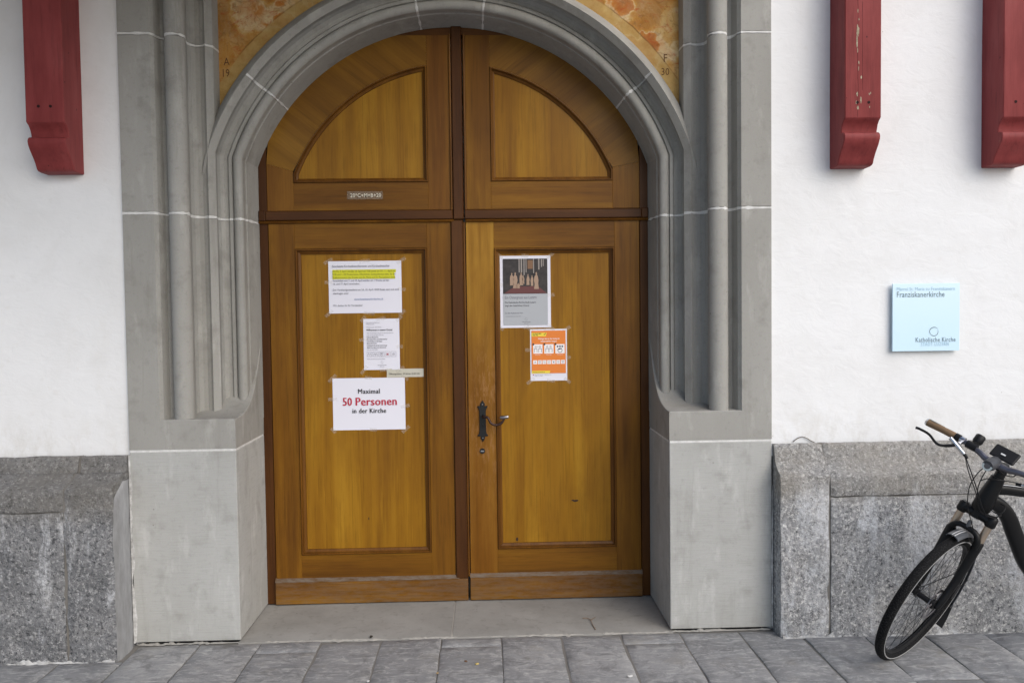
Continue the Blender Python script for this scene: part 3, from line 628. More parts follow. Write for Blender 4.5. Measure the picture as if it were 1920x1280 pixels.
for i in range(5):
    cx = -.497+.034*i; m = MB()
    for q in (rect(cx-.0145, cx+.0145, 1.4155, 1.4165), rect(cx-.0145, cx+.0145, 1.4445, 1.4455), rect(cx-.0145, cx-.0135, 1.4165, 1.4445), rect(cx+.0135, cx+.0145, 1.4165, 1.4445)): m.add([(a, YT, b) for a, b in q], [(0, 1, 2, 3)])
    m.build('pictogram_box', PICT, t); picto(t, cx, 1.430, .026, (0, 1, 2, 3, 4)[i], REDINK if i == 3 else PICT, YT-.0002)
text('Danke, dass Sie sich und andere schützen.', -.511, YT, 1.401, .0075, GREYINK, t, sx=.8); rings_logo(t, -.427, 1.3835, .0075, GREYINK)
text('Katholische Kirche', -.427, YT, 1.366, .0085, GREYINK, t, 'CENTER', sx=.75); text('Stadt Luzern', -.427, YT, 1.358, .0065, GREYINK, t, 'CENTER', sx=.8)
# 3 beige strip
t = sheet('paper_strip', 'narrow beige paper strip with opening hours under the small sheet', 'notice', -.402, -.192, 1.3455, 1.2975, BEIGE, y=YP+.0006, tape=False)
text('◂ Öffnungszeiten  07.30 bis 18.30 Uhr ▸'.replace('◂ ', '').replace(' ▸', ''), -.390, YT+.0004, 1.3125, .0135, INK, t, sx=.90)
# 4 50 persons
t = sheet('paper_notice', 'white landscape notice reading 50 Personen in large red letters', 'notice', -.711, -.300, 1.296, .999)
text('Maximal', -.506, YT, 1.2070, .0385, INK, t, 'CENTER', 0, width=.122, sp=1.08, twice=.0018); text('50', -.6575, YT, 1.1395, .066, REDINK, t, width=.050, sp=1.04, twice=.0032); text('Personen', -.586, YT, 1.1395, .066, REDINK, t, width=.2315, sp=1.04, twice=.0032); text('in der Kirche', -.506, YT, 1.0960, .0385, INK, t, 'CENTER', 0, width=.190, sp=1.08, twice=.0018)
# 5 easter poster
t = sheet('paper_poster', 'grey poster with a dark photo of people in pale robes on right door leaf', 'poster', .251, .540, 1.980, 1.570)
X0, X1, Z1, Z0 = .268, .522, 1.963, 1.585
flat(t, X0, X1, Z0, 1.762, GREYPAPER); 
g = Mat('dark_interior_print', rough=.5); g.set(g.ramp(g.noise(30, 4, .7), [(.3, (.012, .011, .012)), (.7, (.05, .043, .042))])); flat(t, X0, X1, 1.764, Z1, g.m, 'printed_photo')
m = MB(); rnd = random.Random(3)
for x, wd, a, b in ((.358, .006, 1.885, 1.963), (.370, .008, 1.885, 1.963), (.386, .006, 1.87, 1.963), (.398, .005, 1.885, 1.963), (.441, .005, 1.88, 1.963), (.470, .007, 1.90, 1.963), (.486, .006, 1.915, 1.96), (.497, .004, 1.92, 1.96)): m.add([(p[0], YT, p[1]) for p in rect(x, x+wd, a, b)], [(0, 1, 2, 3)])
m.build('printed_columns', plain('pale_print', (.30, .27, .25), .6), t)
m = MB(); m.add([(p[0], YT, p[1]) for p in rect(.409, .439, 1.905, 1.955)], [(0, 1, 2, 3)]); m.build('printed_altar', plain('brown_print', (.20, .11, .06), .6), t)
m = MB(); m.add([(x, YT, z) for x, z in ((.272, 1.766), (.516, 1.766), (.468, 1.806), (.335, 1.806))], [(0, 1, 2, 3)]); m.build('printed_carpet', plain('dull_red_print', (.13, .045, .045), .6), t)
ROBE = plain('pale_robe_print', (.36, .25, .18), .6); m = MB()
for x, zb, h, wd in ((.318, 1.812, .072, .022), (.338, 1.795, .092, .026), (.355, 1.795, .030, .020), (.372, 1.812, .074, .020), (.411, 1.813, .063, .017), (.434, 1.808, .062, .016), (.459, 1.790, .098, .026), (.384, 1.82, .05, .012)):
    bd = [(-.5, 0), (-.42, .3), (-.5, .5), (-.36, .74), (-.13, .82), (-.17, .92), (0, 1), (.17, .92), (.13, .82), (.36, .74), (.5, .5), (.40, .3), (.5, 0)]
    m.add([(x+a*wd*(1+.15*rnd.uniform(-1, 1)), YT-.0002, zb+b*h) for a, b in bd], [tuple(range(len(bd)))[::-1]])
m.build('printed_figures', ROBE, t)
text('Ein Ostergruss aus Luzern', .277, YT, 1.735, .0245, GREYINK, t, sx=.70); text('Die Katholische Kirche Stadt Luzern', .277, YT, 1.710, .0145, INK, t, sx=.83, bold=.006); text('singt den österlichen Choral', .277, YT, 1.692, .0145, INK, t, sx=.83, bold=.006)
text('Zu den Aufnahmen hier:', .277, YT, 1.650, .0125, GREYINK, t, sx=.85); flat(t, .280, .367, 1.6345, 1.6362, GREYINK, 'printed_line', YT)
rings_logo(t, .398, 1.6175, .0078, GREYINK); text('Katholische Kirche', .398, YT, 1.6005, .0085, GREYINK, t, 'CENTER', sx=.75); text('Stadt Luzern', .398, YT, 1.5925, .0065, GREYINK, t, 'CENTER', sx=.8)
# 6 orange poster
t = sheet('paper_poster', 'small orange poster with white pictogram squares on right door leaf', 'poster', .419, .630, 1.5605, 1.2645)
flat(t, .4265, .6225, 1.307, 1.5515, ORANGE)
m = MB(); m.add([(x, YT+.0003, z) for x, z in ((.4268, 1.5195), (.508, 1.5195), (.515, 1.5395), (.4268, 1.5395))], [(0, 1, 2, 3)]); m.build('yellow_tab', YELPR, t); m = MB(); m.add([(x, YT+.0003, z) for x, z in ((.4268, 1.3075), (.528, 1.3075), (.533, 1.3215), (.4268, 1.3215))], [(0, 1, 2, 3)]); m.build('yellow_tab', YELPR, t)
text('SO SCHÜTZEN', .433, YT, 1.5315, .0088, INK, t, bold=.03, sx=.85); text('WIR UNS.', .433, YT, 1.5225, .0088, INK, t, bold=.03, sx=.85)
m = MB(); m.add([(x, YT, z) for x, z in ((.496, 1.531), (.501, 1.526), (.511, 1.537), (.509, 1.539), (.501, 1.530), (.498, 1.533))], [(0, 1, 4, 5), (1, 2, 3, 4)]); m.build('tick_mark', INK, t)
text('Wichtiger denn je: den Anstieg der', .526, YT, 1.5015, .0125, WHITEINK, t, 'CENTER', .015, sx=.70); text('Infektionszahlen stoppen.', .526, YT, 1.487, .0125, WHITEINK, t, 'CENTER', .015, sx=.74)
NAVY = plain('navy_pictogram_ink', (.05, .055, .11), .7)
for i in range(3):
    cx = .4625+.0635*i; flat(t, cx-.0265, cx+.0265, 1.4205, 1.4735, WHITEINK, 'pictogram_box', YT+.0003); picto(t, cx, 1.448, .052, i, NAVY)
    m = MB(); m.add([(cx-.026+.006*cos(k*pi/5), YT-.0002, 1.4735+.006*sin(k*pi/5)) for k in range(10)], [tuple(range(10))]); m.build('tick_mark', INK, t)
    text(('Abstand halten.', 'Masken tragen.', 'Hände waschen.')[i], cx, YT, 1.412, .0068, WHITEINK, t, 'CENTER', sx=.8)
for i in range(7):
    cx = .4465+.0265*i; flat(t, cx-.011, cx+.011, 1.3605, 1.3825, WHITEINK, 'pictogram_box', YT+.0003); picto(t, cx, 1.3715, .021, (5, 2, 1, 4, 3, 4, 2)[i], NAVY if i == 4 else PICT)
text('www.bag-coronavirus.ch', .4325, YT, 1.312, .0078, INK, t, bold=.02, sx=.88)
for i, b in enumerate(('Schweizerische Eidgenossenschaft', 'Bundesamt für Gesundheit BAG')): text(b, .444, YT, 1.2975-.007*i, .0055, GREYINK, t, sx=.62)
text('Confédération suisse', .498, YT, 1.2975, .0058, GREYINK, t, sx=.8); flat(t, .433, .4385, 1.296, 1.302, REDINK, 'shield_mark', YT)
# 7 chalk blessing strip
t = thing('blessing_strip', 'small see-through strip with white lettering above the left door leaf', 'sticker', (-.503, .497, 2.303))
g = Mat('greyish_film', (.30, .24, .18), .4, spec=.4); g.b.inputs['Alpha'].default_value = .45
obj('film', [(-.603, .4975, 2.3045), (-.403, .4975, 2.3045), (-.403, .4975, 2.348), (-.603, .4975, 2.350)], [(0, 1, 2, 3)], g.m, t)
text('20*C+M+B+20', -.499, .4965, 2.3165, .030, plain('chalk_print', (.75, .70, .58), .8), t, 'CENTER', .004, width=.172)

# ------------------------------------------------------------------ plinths of the church wall
def plinth_block(name, par, x0, x1, prof, seed, e0=.008, e1=.008, amp=.013, wav0=0, wav1=0, mat=None):
    """granite block: profile (y,z) from top to bottom, swept along x with uneven, rounded faces"""
    L = []; 
    for i in range(len(prof)-1):
        a, b = Vector(prof[i]), Vector(prof[i+1]); n = max(1, int((b-a).length/.022))
        L += [a.lerp(b, k/n) for k in range(n)]
    L.append(Vector(prof[-1])); nx = max(6, int((x1-x0)/.024)); rr = []
    for i in range(nx+1):
        u = i/nx; ring = []
        for k, p in enumerate(L):
            wx0 = x0+wav0*fbm(seed, p.y*4, 1, 2); wx1 = x1+wav1*fbm(seed+9, p.y*4, 1, 2)
            x = wx0+(wx1-wx0)*u; dx = min(x-wx0, wx1-x); r = .008*(1-min(dx/.014, 1))**2
            dk = min((p-L[0]).length*.8, (p-L[-1]).length); r += .005*(1-min(dk/.010, 1))**2
            d = amp*fbm(x*6+seed, p.y*6, p.x*6+seed, 4)
            y = p.x-d+r; ring.append((x, min(y, .03), p.y+.25*amp*fbm(x*9, seed, p.y*9)))
        rr.append(ring)
    m = MB(); m.rings(rr)
    for r in (rr[0], rr[-1]):      # returns into the wall
        m.rings([[q, (q[0], q[1]+(.04-q[1])*.5, q[2]), (q[0], .04, q[2])] for q in r])
    return m.build(name, mat or GRANITE, par, smooth=55)
def cav(p, zt, zl): return [(-.012, zt), (-.022, zt-.012), (-.030, zt-.045), (-.040, zt-.08), (-.4*p, zl+.045), (-.62*p, zl+.018), (-.85*p, zl+.003), (-p+.004, zl-.006), (-p, zl-.02)]
def plinth(s, label, p, zl, xin, xj, zj, xw):
    t = thing('granite_plinth', label, 'plinth', (s*2.2, -p, 0)); zt = .968
    top = cav(p, zt, zl); full = top+[(-p, .4), (-p, .0), (-p, -.03)]
    def sgn(a, b): return (a, b) if s > 0 else (-b, -a)
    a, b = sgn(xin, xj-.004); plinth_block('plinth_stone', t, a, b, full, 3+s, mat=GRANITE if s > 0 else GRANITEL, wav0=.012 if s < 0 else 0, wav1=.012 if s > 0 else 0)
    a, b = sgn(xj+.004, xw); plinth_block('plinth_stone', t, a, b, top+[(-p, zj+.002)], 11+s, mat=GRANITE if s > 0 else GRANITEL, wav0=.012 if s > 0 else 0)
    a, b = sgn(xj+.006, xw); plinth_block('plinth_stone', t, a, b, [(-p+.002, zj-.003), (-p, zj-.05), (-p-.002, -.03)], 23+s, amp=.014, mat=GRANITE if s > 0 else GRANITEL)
    # pale joint filling, set back
    m = MB(); a, b = sgn(xj-.02, xj+.02); 
    m.rings([[(a, y+.014, z), (b, y+.014, z)] for y, z in full]); a, b = sgn(xj-.02, xw); m.rings([[(a, -p+.019, z), (b, -p+.019, z)] for z in (zj-.03, zj+.03)])
    m.build('joint_mortar', plain('grey_joint_mortar', (.17, .16, .145), .95), t)
    a, b = sgn(xin+.005, xw); foot(a, b, -p-.002, .011, .012).build('foot_mortar', SMEARM, t, smooth=180)
    return t
plR = plinth(1, 'granite plinth below the plaster behind the black bicycle', .115, .826, 1.638, 1.888, .711, 5.2)
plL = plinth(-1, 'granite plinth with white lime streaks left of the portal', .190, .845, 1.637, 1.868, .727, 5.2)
# smeared mortar where the plinths meet the portal
def smear(name, x, y0, y1, z0, z1, par, seed, s):
    m = MB(); rr = []; n = 70
    for k in range(n+1):
        z = z0+(z1-z0)*k/n; j = .010*fbm(seed, z*6, 1, 4); rr.append([(x+s*(.002+j*.3), y0, z), (x+s*(-.006+.006*fbm(seed, z*11, 4)), y0+(y1-y0)*(.35+.6*fbm(z*7, seed, 0)), z), (x+s*(-.012-j), y1, z)])
    m.rings(rr); return m.build(name, MORTAR, par, smooth=180)
def m_smear(x, zlo, zhi, par, seed, wd):
    m = MB(); rr = []; n = 90
    for k in range(n+1):
        z = zlo+(zhi-zlo)*k/n; wv = max(.001, wd*(.5+1.1*fbm(seed, z*5, 2, 4))); rr.append([(x, -.006, z), (x-wv*(1 if x > 0 else -1)*.5, -.0045-.003*max(0, fbm(z*20, seed, 1)), z), (x-wv*(1 if x > 0 else -1), .0005, z)])
    m.rings(rr); return m.build('mortar_smear', SMEARM, par, smooth=180)
rm = MB(); rr = []
for k in range(61):
    z = -.01+.86*k/60; yf = -.181+.008*fbm(z*6, 2, 5, 4) if z < .78 else -.181+(z-.78)*1.6
    rr.append([(-1.6335+.003*fbm(z*8, j, 3)+(.004 if 0 < j < 5 else -.004), yf+(-.002-yf)*j/5, z) for j in range(6)])
rm.rings(rr); rm.build('mortar_smear', RETM, plL, smooth=180)
m_smear(-1.634, .01, .97, portal, 4, .020); m_smear(1.634, .01, .75, portal, 8, .009)

# ------------------------------------------------------------------ red timber posts
BP = [(-.16, 3.9), (-.16, 2.590), (-.157, 2.584), (-.142, 2.574), (-.128, 2.556), (-.120, 2.536), (-.118, 2.522), (-.140, 2.519), (-.150, 2.513), (-.155, 2.500), (-.152, 2.484), (-.140, 2.462), (-.122, 2.440), (-.104, 2.418), (-.090, 2.396), (-.082, 2.378), (-.072, 2.370), (-.05, 2.367)]
def post(x0, lab, first=None):
    t = thing('timber_post', lab, 'timber post', (x0+.09, 0, 2.367), 'red timber posts on the church wall')
    if first:
        for ch in first.children: c = ch.copy(); COL.objects.link(c); c.parent = t
        return t
    W_ = .09; m = MB(); prof = BP+[(.02, 2.367), (.02, 3.9)]; e = .004; L = [Vector(p) for p in prof]
    A = offset_poly([(p.x, p.y) for p in L], e)
    rr = [[(-W_+(0 if 1 else 0), p.x, p.y-2.367) for p in [Vector(a) for a in A]], [(-W_+e, p.x, p.y-2.367) for p in L], [(W_-e, p.x, p.y-2.367) for p in L], [(W_, p.x, p.y-2.367) for p in [Vector(a) for a in A]]]
    m.rings(rr, close=True, cap=True)
    o = m.build('post', RED, None, smooth=35); o.parent = t
    for z_, dx in ((2.66, -.028), (2.66, .028), (3.21, .0)):
        k = MB(); k.tube([(dx, -.1615, z_-2.367), (dx, -.1585, z_-2.367)], .007 if z_ < 3 else .014, 10); b_ = k.build('bolt_hole', plain('dark_hole', (.02, .004, .004), .9), None); b_.parent = t
    return t
p1 = post(-1.997, 'red painted timber post on the wall left of the portal')
p2 = post(1.936, 'chipped red painted timber post above the pale blue plaque', p1)
CHIPM = Mat('bare_timber_chip', rough=.9); CHIPM.set(CHIPM.ramp(CHIPM.noise(90, 4, .7), [(.3, (.20, .15, .09)), (.7, (.50, .44, .33))])); CHIPM = CHIPM.m
def chip(par, x, z, w_, h, seed, y=-.1607):
    rn = random.Random(seed); n = 14; V = []
    for k in range(n):
        a = 2*pi*k/n; q = .65+.5*rn.random(); V.append((x+w_*q*cos(a), y, z+h*q*sin(a)))
    obj('paint_chip', V+[(x, y-.0002, z)], [(k, (k+1) % n, n) for k in range(n)], CHIPM, par)
for i, (dx, z, w_, h) in enumerate(((-.027, 3.005, .0075, .030), (-.031, 2.955, .004, .03), (-.028, 2.91, .002, .016), (-.022, 2.852, .003, .009), (-.023, 2.825, .002, .012), (-.010, 2.782, .0042, .0105), (-.030, 2.70, .004, .012), (-.012, 2.672, .005, .018), (-.034, 2.66, .003, .010), (-.026, 2.635, .006, .010), (.030, 2.70, .0025, .006), (.037, 2.705, .002, .007), (.032, 2.637, .002, .006), (-.027, 3.10, .002, .010), (-.022, 3.06, .0022, .006))): chip(p2, 2.026+dx, z, w_, h, i+40)
for dx, z0, z1 in ((-.0265, 2.59, 3.18), (-.004, 2.72, 3.15)):
    m = MB(); pts = [(2.026+dx+.0025*fbm(z*9, dx*50, 2), -.1602, z) for z in [z0+(z1-z0)*k/16 for k in range(17)]]; m.tube(pts, [.0004+.0009*abs(fbm(k*.7, 3, dx)) for k in range(17)], 5); m.build('timber_crack', plain('crack_black', (.03, .006, .006), .9), p2)
p3 = post(2.725, 'red painted timber post cut off by the right picture edge', p1)

# canopy above the picture, unseen, its extent shaped to shade the upper left
can = thing('shade_canopy', 'unseen wooden roof added above the portal to shade its upper left', 'shade_canopy', (0, 0, 4.3))
CANY, CANX0, CANX1 = -2.35, -4.0, 0.9
nb = 9
for k in range(nb):
    y1 = -.0-(k)*(-CANY/nb); y0 = y1+CANY/nb+.004; zf = lambda y: 4.38+.28*y
    m = MB(); m.add([(x, y, zf(y)+d) for x in (CANX0, CANX1) for y, d in ((y0, 0), (y1, 0), (y1, .04), (y0, .04))], [(0, 1, 2, 3), (4, 7, 6, 5), (0, 4, 5, 1), (3, 2, 6, 7), (0, 3, 7, 4), (1, 5, 6, 2)]); m.build('soffit_board', W_ROOF, can)
for x in (-1.907,):
    m = MB(); m.tube([(x, -.08, 3.85), (x, -1.0, 4.10)], .075, 4); m.build('strut', RED, can)

# ------------------------------------------------------------------ blue plaque
pq = thing('plaque', 'pale blue glass plaque with church name on the white wall', 'plaque', (2.425, -.02, 1.432))
gl = Mat('pale_blue_glass', (.62, .82, .95), .12, spec=.5); m = MB(); m.box((2.2515, -.016, 1.4325), (2.6005, -.006, 1.7785)); m.build('glass_plate', gl.m, pq, bevel=.001)
for dx, dz in ((.03, .03), (.32, .03), (.03, .316), (.32, .316)):
    m = MB(); m.tube([(2.2515+dx, .02, 1.4325+dz), (2.2515+dx, -.006, 1.4325+dz)], .008, 10); m.build('standoff', STEELW, pq)
SLATE = plain('slate_lettering', (.10, .16, .20), .5); PALEL = plain('pale_blue_lettering', (.34, .52, .64), .5); yq = -.0172
text('Pfarrei St. Maria zu Franziskanern', 2.270, yq, 1.743, .0245, PALEL, pq, width=.302); text('Franziskanerkirche', 2.270, yq, 1.7095, .041, SLATE, pq, width=.248, sp=1.05)
text('Katholische Kirche', 2.580, yq, 1.479, .034, SLATE, pq, 'RIGHT', width=.208, sp=1.08); text('STADT LUZERN', 2.545, yq, 1.459, .026, PALEL, pq, 'RIGHT', width=.145, sp=1.15); rings_logo(pq, 2.467, 1.530, .0255, SLATE, yq)

# ------------------------------------------------------------------ bicycle
def pix_ray(px, py): return _f+_r2*((px-960)/1493)+_u2*((640-py)/1493)
LAM, DEL, RAKE = radians(15), radians(35), radians(20)
Fb = Vector((-1, 0, 0)); Lb = Vector((0, -cos(LAM), -sin(LAM))); Ub = Fb.cross(Lb)
SX = Ub*cos(RAKE)-Fb*sin(RAKE); Rd = Matrix.Rotation(DEL, 3, SX)
Fs, Ls, Us = Rd@Fb, Rd@Lb, Rd@Ub; PF = Fs*cos(RAKE)+Us*sin(RAKE)
upn = (Vector((0, 0, 1))-Ls*Ls.z).normalized(); fwn = upn.cross(Ls)*-1
if fwn.dot(Fs) < 0: fwn = -fwn
P0 = Vector((2.095, -.352, .0)); RW = .345
CF = P0+upn*(RW); A0 = CF-PF*.045
def sl(u, f, t): return A0-Ls*u+PF*f+SX*t          # u towards the rider's right, f forward, t along the steering axis
def bp(px, py, f):
    d = pix_ray(px, py); k = ((A0+PF*f)-CAM).dot(PF)/d.dot(PF); return CAM+d*k
bike = thing('bicycle', 'black bicycle with brown grip and turned front wheel in front of granite plinth', 'bicycle', (P0.x, P0.y, 0))
BLK = plain('black_paint', (.006, .0062, .007), .42, spec=.3); RUB0 = Mat('black_rubber', (.012, .012, .013), .85, spec=.2)
PLS = plain('black_plastic', (.008, .008, .009), .5, spec=.3); GREYP = plain('grey_plastic', (.085, .09, .10), .3, spec=.6); BRONZE = Mat('bronze_stanchion', (.50, .40, .31), .32, .75).m
BAR = Mat('grey_anodised_bar', (.15, .145, .165), .3, .85).m; LEATH = plain('brown_grip_leather', (.21, .135, .075), .7); STRIPE = plain('silver_stripe', (.62, .62, .62), .4)
def m_tyre():
    g = RUB0; a = g.voro(160); g.set(g.ramp(a, [(.2, (.022, .022, .023)), (.5, (.006, .006, .0065))])); g.bump(g.ramp(a, [(.15, 1), (.4, 0)]), .9, .003); return g.m
TYRE = m_tyre()
def ringpt(C, X, Zx, a, r, N, o): return C+(Zx*cos(a)+X*sin(a))*r+N*o
def make_wheel(C, X, Zx, N, label):
    """X forward, Zx up, N to the rider's left"""
    n = 72
    def torus(prof, name, mat, par, sm=60):
        m = MB(); m.rings([[ringpt(C, X, Zx, 2*pi*k/n, r, N, o) for r, o in prof] for k in range(n)], close=True, loop=True); return m.build(name, mat, par, smooth=sm)
    wh = torus([(.309, -.013), (.313, -.0135), (.313, .0135), (.309, .013), (.297, .009), (.292, .004), (.292, -.004), (.297, -.009)], 'wheel', BLK, bike, 40)
    if label: tag(wh, label)
    torus([(.322+.023*cos(a), .0225*sin(a)) for a in [2*pi*k/14 for k in range(14)]], 'tyre', TYRE, wh, 180)
    torus([(.3225+.0033*cos(a), s*.0212+.0022*sin(a)) for s in (1,) for a in [2*pi*k/6 for k in range(6)]], 'reflective_stripe', plain('grey_reflective_stripe', (.34, .34, .34), .5), wh, 180)
    h = MB(); h.tube([C-N*.062, C-N*.05, C-N*.049, C-N*.034, C-N*.033, C+N*.033, C+N*.034, C+N*.049, C+N*.05, C+N*.062], [.009, .009, .017, .022, .0135, .0135, .024, .024, .009, .009], 14); h.build('hub', PLS, wh, smooth=40)
    sp = MB()
    for k in range(32):
        sd_ = 1 if k % 2 else -1; a = 2*pi*k/32; b = a+(.75 if (k//2) % 2 else -.75)
        sp.tube([ringpt(C, X, Zx, b, .020, N, sd_*.030), ringpt(C, X, Zx, a, .300, N, sd_*.002)], .0011, 4, False)
    tag(sp.build('spokes', Mat('black_steel_spokes', (.05, .05, .052), .35, .8).m if 0 else SPK, wh), kind='stuff')
    d = MB(); nn = 48
    d.rings([[ringpt(C, X, Zx, 2*pi*k/nn, r, N, o) for r, o in ((.066, .040), (.080+.0015*cos(8*2*pi*k/nn), .040), (.080+.0015*cos(8*2*pi*k/nn), .042), (.066, .042))] for k in range(nn)], close=True, loop=True)
    for k in range(5): a = 2*pi*k/5; d.tube([ringpt(C, X, Zx, a, .02, N, .041), ringpt(C, X, Zx, a+.4, .067, N, .041)], .0035, 5)
    d.build('brake_disc', STEELW, wh, smooth=40); return wh
SPK = Mat('dark_steel_spokes', (.06, .06, .062), .35, .8).m
make_wheel(CF, fwn, upn, Ls, 'turned front wheel with silver sidewall line')
# rear wheel in the frame plane
H0 = A0+SX*.54
def fp_(a, b): return H0-Fb*a+Ub*b                    # a: back along the frame, b: up in the frame plane
bR = (RW*Ub.z-H0.z)/Ub.z; CR = fp_(.985, bR); make_wheel(CR, Fb, Ub, Lb, None)
# fork
FK = MB()
fk = MB(); fk.tube([sl(0, 0, .44), sl(0, 0, .476)], .026, 14); fk.tube([sl(-.064, 0, .457), sl(0, 0, .462), sl(.064, 0, .457)], [.021, .024, .021], 10)
for u in (-.064, .064): fk.tube([sl(u, 0, .432), sl(u, 0, .438), sl(u, 0, .474), sl(u, 0, .482)], [.019, .0235, .0225, .016], 14)
fork = fk.build('fork_crown', BLK, bike, smooth=45)
for u in (-.064, .064):
    m = MB(); m.tube([sl(u, 0, .44), sl(u, 0, .32)], .0158, 14); m.build('stanchion', BRONZE, fork, smooth=60)
    m = MB(); m.tube([sl(u, 0, .352), sl(u, 0, .345), sl(u, .0, .31), sl(u*.99, .004, .16), sl(u*.95, .018, .06), sl(u*.92, .042, -.002), sl(u*.92, .046, -.014)], [.018, .0215, .0215, .0185, .0165, .014, .009], 12); m.build('fork_leg', BLK, fork, smooth=50)
m = MB(); m.tube(catmull([sl(-.064, .014, .318), sl(-.060, .024, .356), sl(-.034, .028, .384), sl(.034, .028, .384), sl(.060, .024, .356), sl(.064, .014, .318)], 5), .0135, 8); m.build('fork_arch', BLK, fork, smooth=60)
m = MB(); m.tube([sl(.0, .03, .39), sl(0, .034, .422)], [.011, .009], 8); m.build('mudguard_stay', GREYP, fork, smooth=50)
m = MB(); m.box((0, 0, 0), (1, 1, 1)); cal = [sl(-.064-.012+.024*v.x, -.055+.04*v.y, .045+.075*v.z) for v in m.v]; obj('brake_caliper', cal, m.f, PLS, fork, bevel=.004)
# mudguard
mg = MB(); na = 40; A_, B_ = radians(-112), radians(9)
prof = [(.355, -.028), (.364, -.024), (.369, -.012), (.3705, 0), (.369, .012), (.364, .024), (.355, .028), (.352, .0265), (.360, .022), (.3655, .011), (.367, 0), (.3655, -.011), (.360, -.022), (.352, -.0265)]
mg.rings([[ringpt(CF, fwn, upn, A_+(B_-A_)*k/na, r, Ls, o) for r, o in prof] for k in range(na+1)], close=True, cap=True); mud = mg.build('front_mudguard', GREYP, bike, smooth=50)
for o_ in (-.007, .004):
    m = MB(); m.rings([[ringpt(CF, fwn, upn, A_+(B_-A_)*k/na, .3716-abs(o)*.06, Ls, o) for o in (o_, o_+.0035)] for k in range(12, na+1)]); m.build('mudguard_stripe', STRIPE, mud)
m = MB(); fl = []
for a, hw in ((-108, .027), (-114, .031), (-121, .037), (-128, .042)): fl.append([ringpt(CF, fwn, upn, radians(a), .362+.0012*(abs(a)-108), Ls, o) for o in (-hw, -hw*.5, 0, hw*.5, hw)])
m.rings(fl); m.rings([[p+fwn*.003 for p in r] for r in fl]); m.build('mud_flap', plain('black_flap', (.012, .012, .013), .7), mud, smooth=180)
for s in (-1, 1):
    m = MB(); m.tube([CF+Ls*s*.058, ringpt(CF, fwn, upn, radians(-85), .36, Ls, s*.028)], .0022, 6); m.build('mudguard_stay', PLS, mud)
# head, stem, handlebar
fr_ = MB(); fr_.tube([sl(0, 0, .478), sl(0, 0, .49), sl(0, 0, .53), sl(0, 0, .60), sl(0, 0, .648)], [.034, .040, .040, .034, .029], 18)
def flat_tube(m, pts, w_, h_, n=14):
    pts = [Vector(p) for p in pts]; rr = []
    for i, p in enumerate(pts):
        t = (pts[min(i+1, len(pts)-1)]-pts[max(i-1, 0)]).normalized(); b = t.cross(Lb).normalized(); k = i/(len(pts)-1)
        W_ = w_ if not hasattr(w_, '__len__') else w_[0]+(w_[1]-w_[0])*k; Hh = h_ if not hasattr(h_, '__len__') else h_[0]+(h_[1]-h_[0])*k
        rr.append([p+Lb*W_*math.copysign(abs(cos(a))**.7, cos(a))+b*Hh*math.copysign(abs(sin(a))**.7, sin(a)) for a in [2*pi*q/n for q in range(n)]])
    m.rings(rr, close=True, cap=True)
flat_tube(fr_, catmull([fp_(.0, -.005), fp_(.06, -.035), fp_(.115, -.095), fp_(.17, -.20), fp_(.27, -.37), fp_(.42, -.475), fp_(.57, -.50)], 5), (.025, .032), (.032, .038))
tt = catmull([fp_(.015, .045), fp_(.10, .038), fp_(.30, .0), fp_(.50, -.05)], 5); flat_tube(fr_, tt, .021, (.026, .018))
fr_.tube([fp_(.57, -.50), fp_(.515, -.23), fp_(.465, .02)], .018, 12)
for o in (-.055, .055): fr_.tube([fp_(.57, -.50)+Lb*o*.6, CR+Lb*o+Ub*.01], .011, 8); fr_.tube([fp_(.50, -.07)+Lb*o*.3, CR+Lb*o+Ub*.01], .009, 8)
frm = fr_.build('frame', BLK, bike, smooth=45)
m = MB(); m.rings([[p+Ub*.0225+Lb*o+Ub*.003 for o in (.006, .013)] for p in tt[2:]]); m.build('frame_stripe', STRIPE, frm)
st = MB(); st.tube([sl(0, 0, .645), sl(0, 0, .655), sl(0, 0, .70), sl(0, .004, .715)], [.023, .022, .021, .015], 14); st.tube([sl(0, .0, .69), sl(0, .05, .70), sl(0, .105, .712)], [.021, .019, .021], 12)
stem = st.build('stem', BLK, bike, smooth=50)
HB = catmull([sl(-.33, .095, .735), sl(-.20, .10, .738), sl(-.09, .112, .728), sl(-.04, .115, .715), sl(.04, .115, .715), sl(.09, .112, .728), sl(.20, .10, .738), sl(.33, .095, .735)], 6)
b_ = MB(); b_.tube(HB, [.0118+.0042*max(0, 1-abs((p-sl(0, .11, .72)).length)/.11) for p in HB], 12); hbar = b_.build('handlebar', BAR, bike, smooth=60)
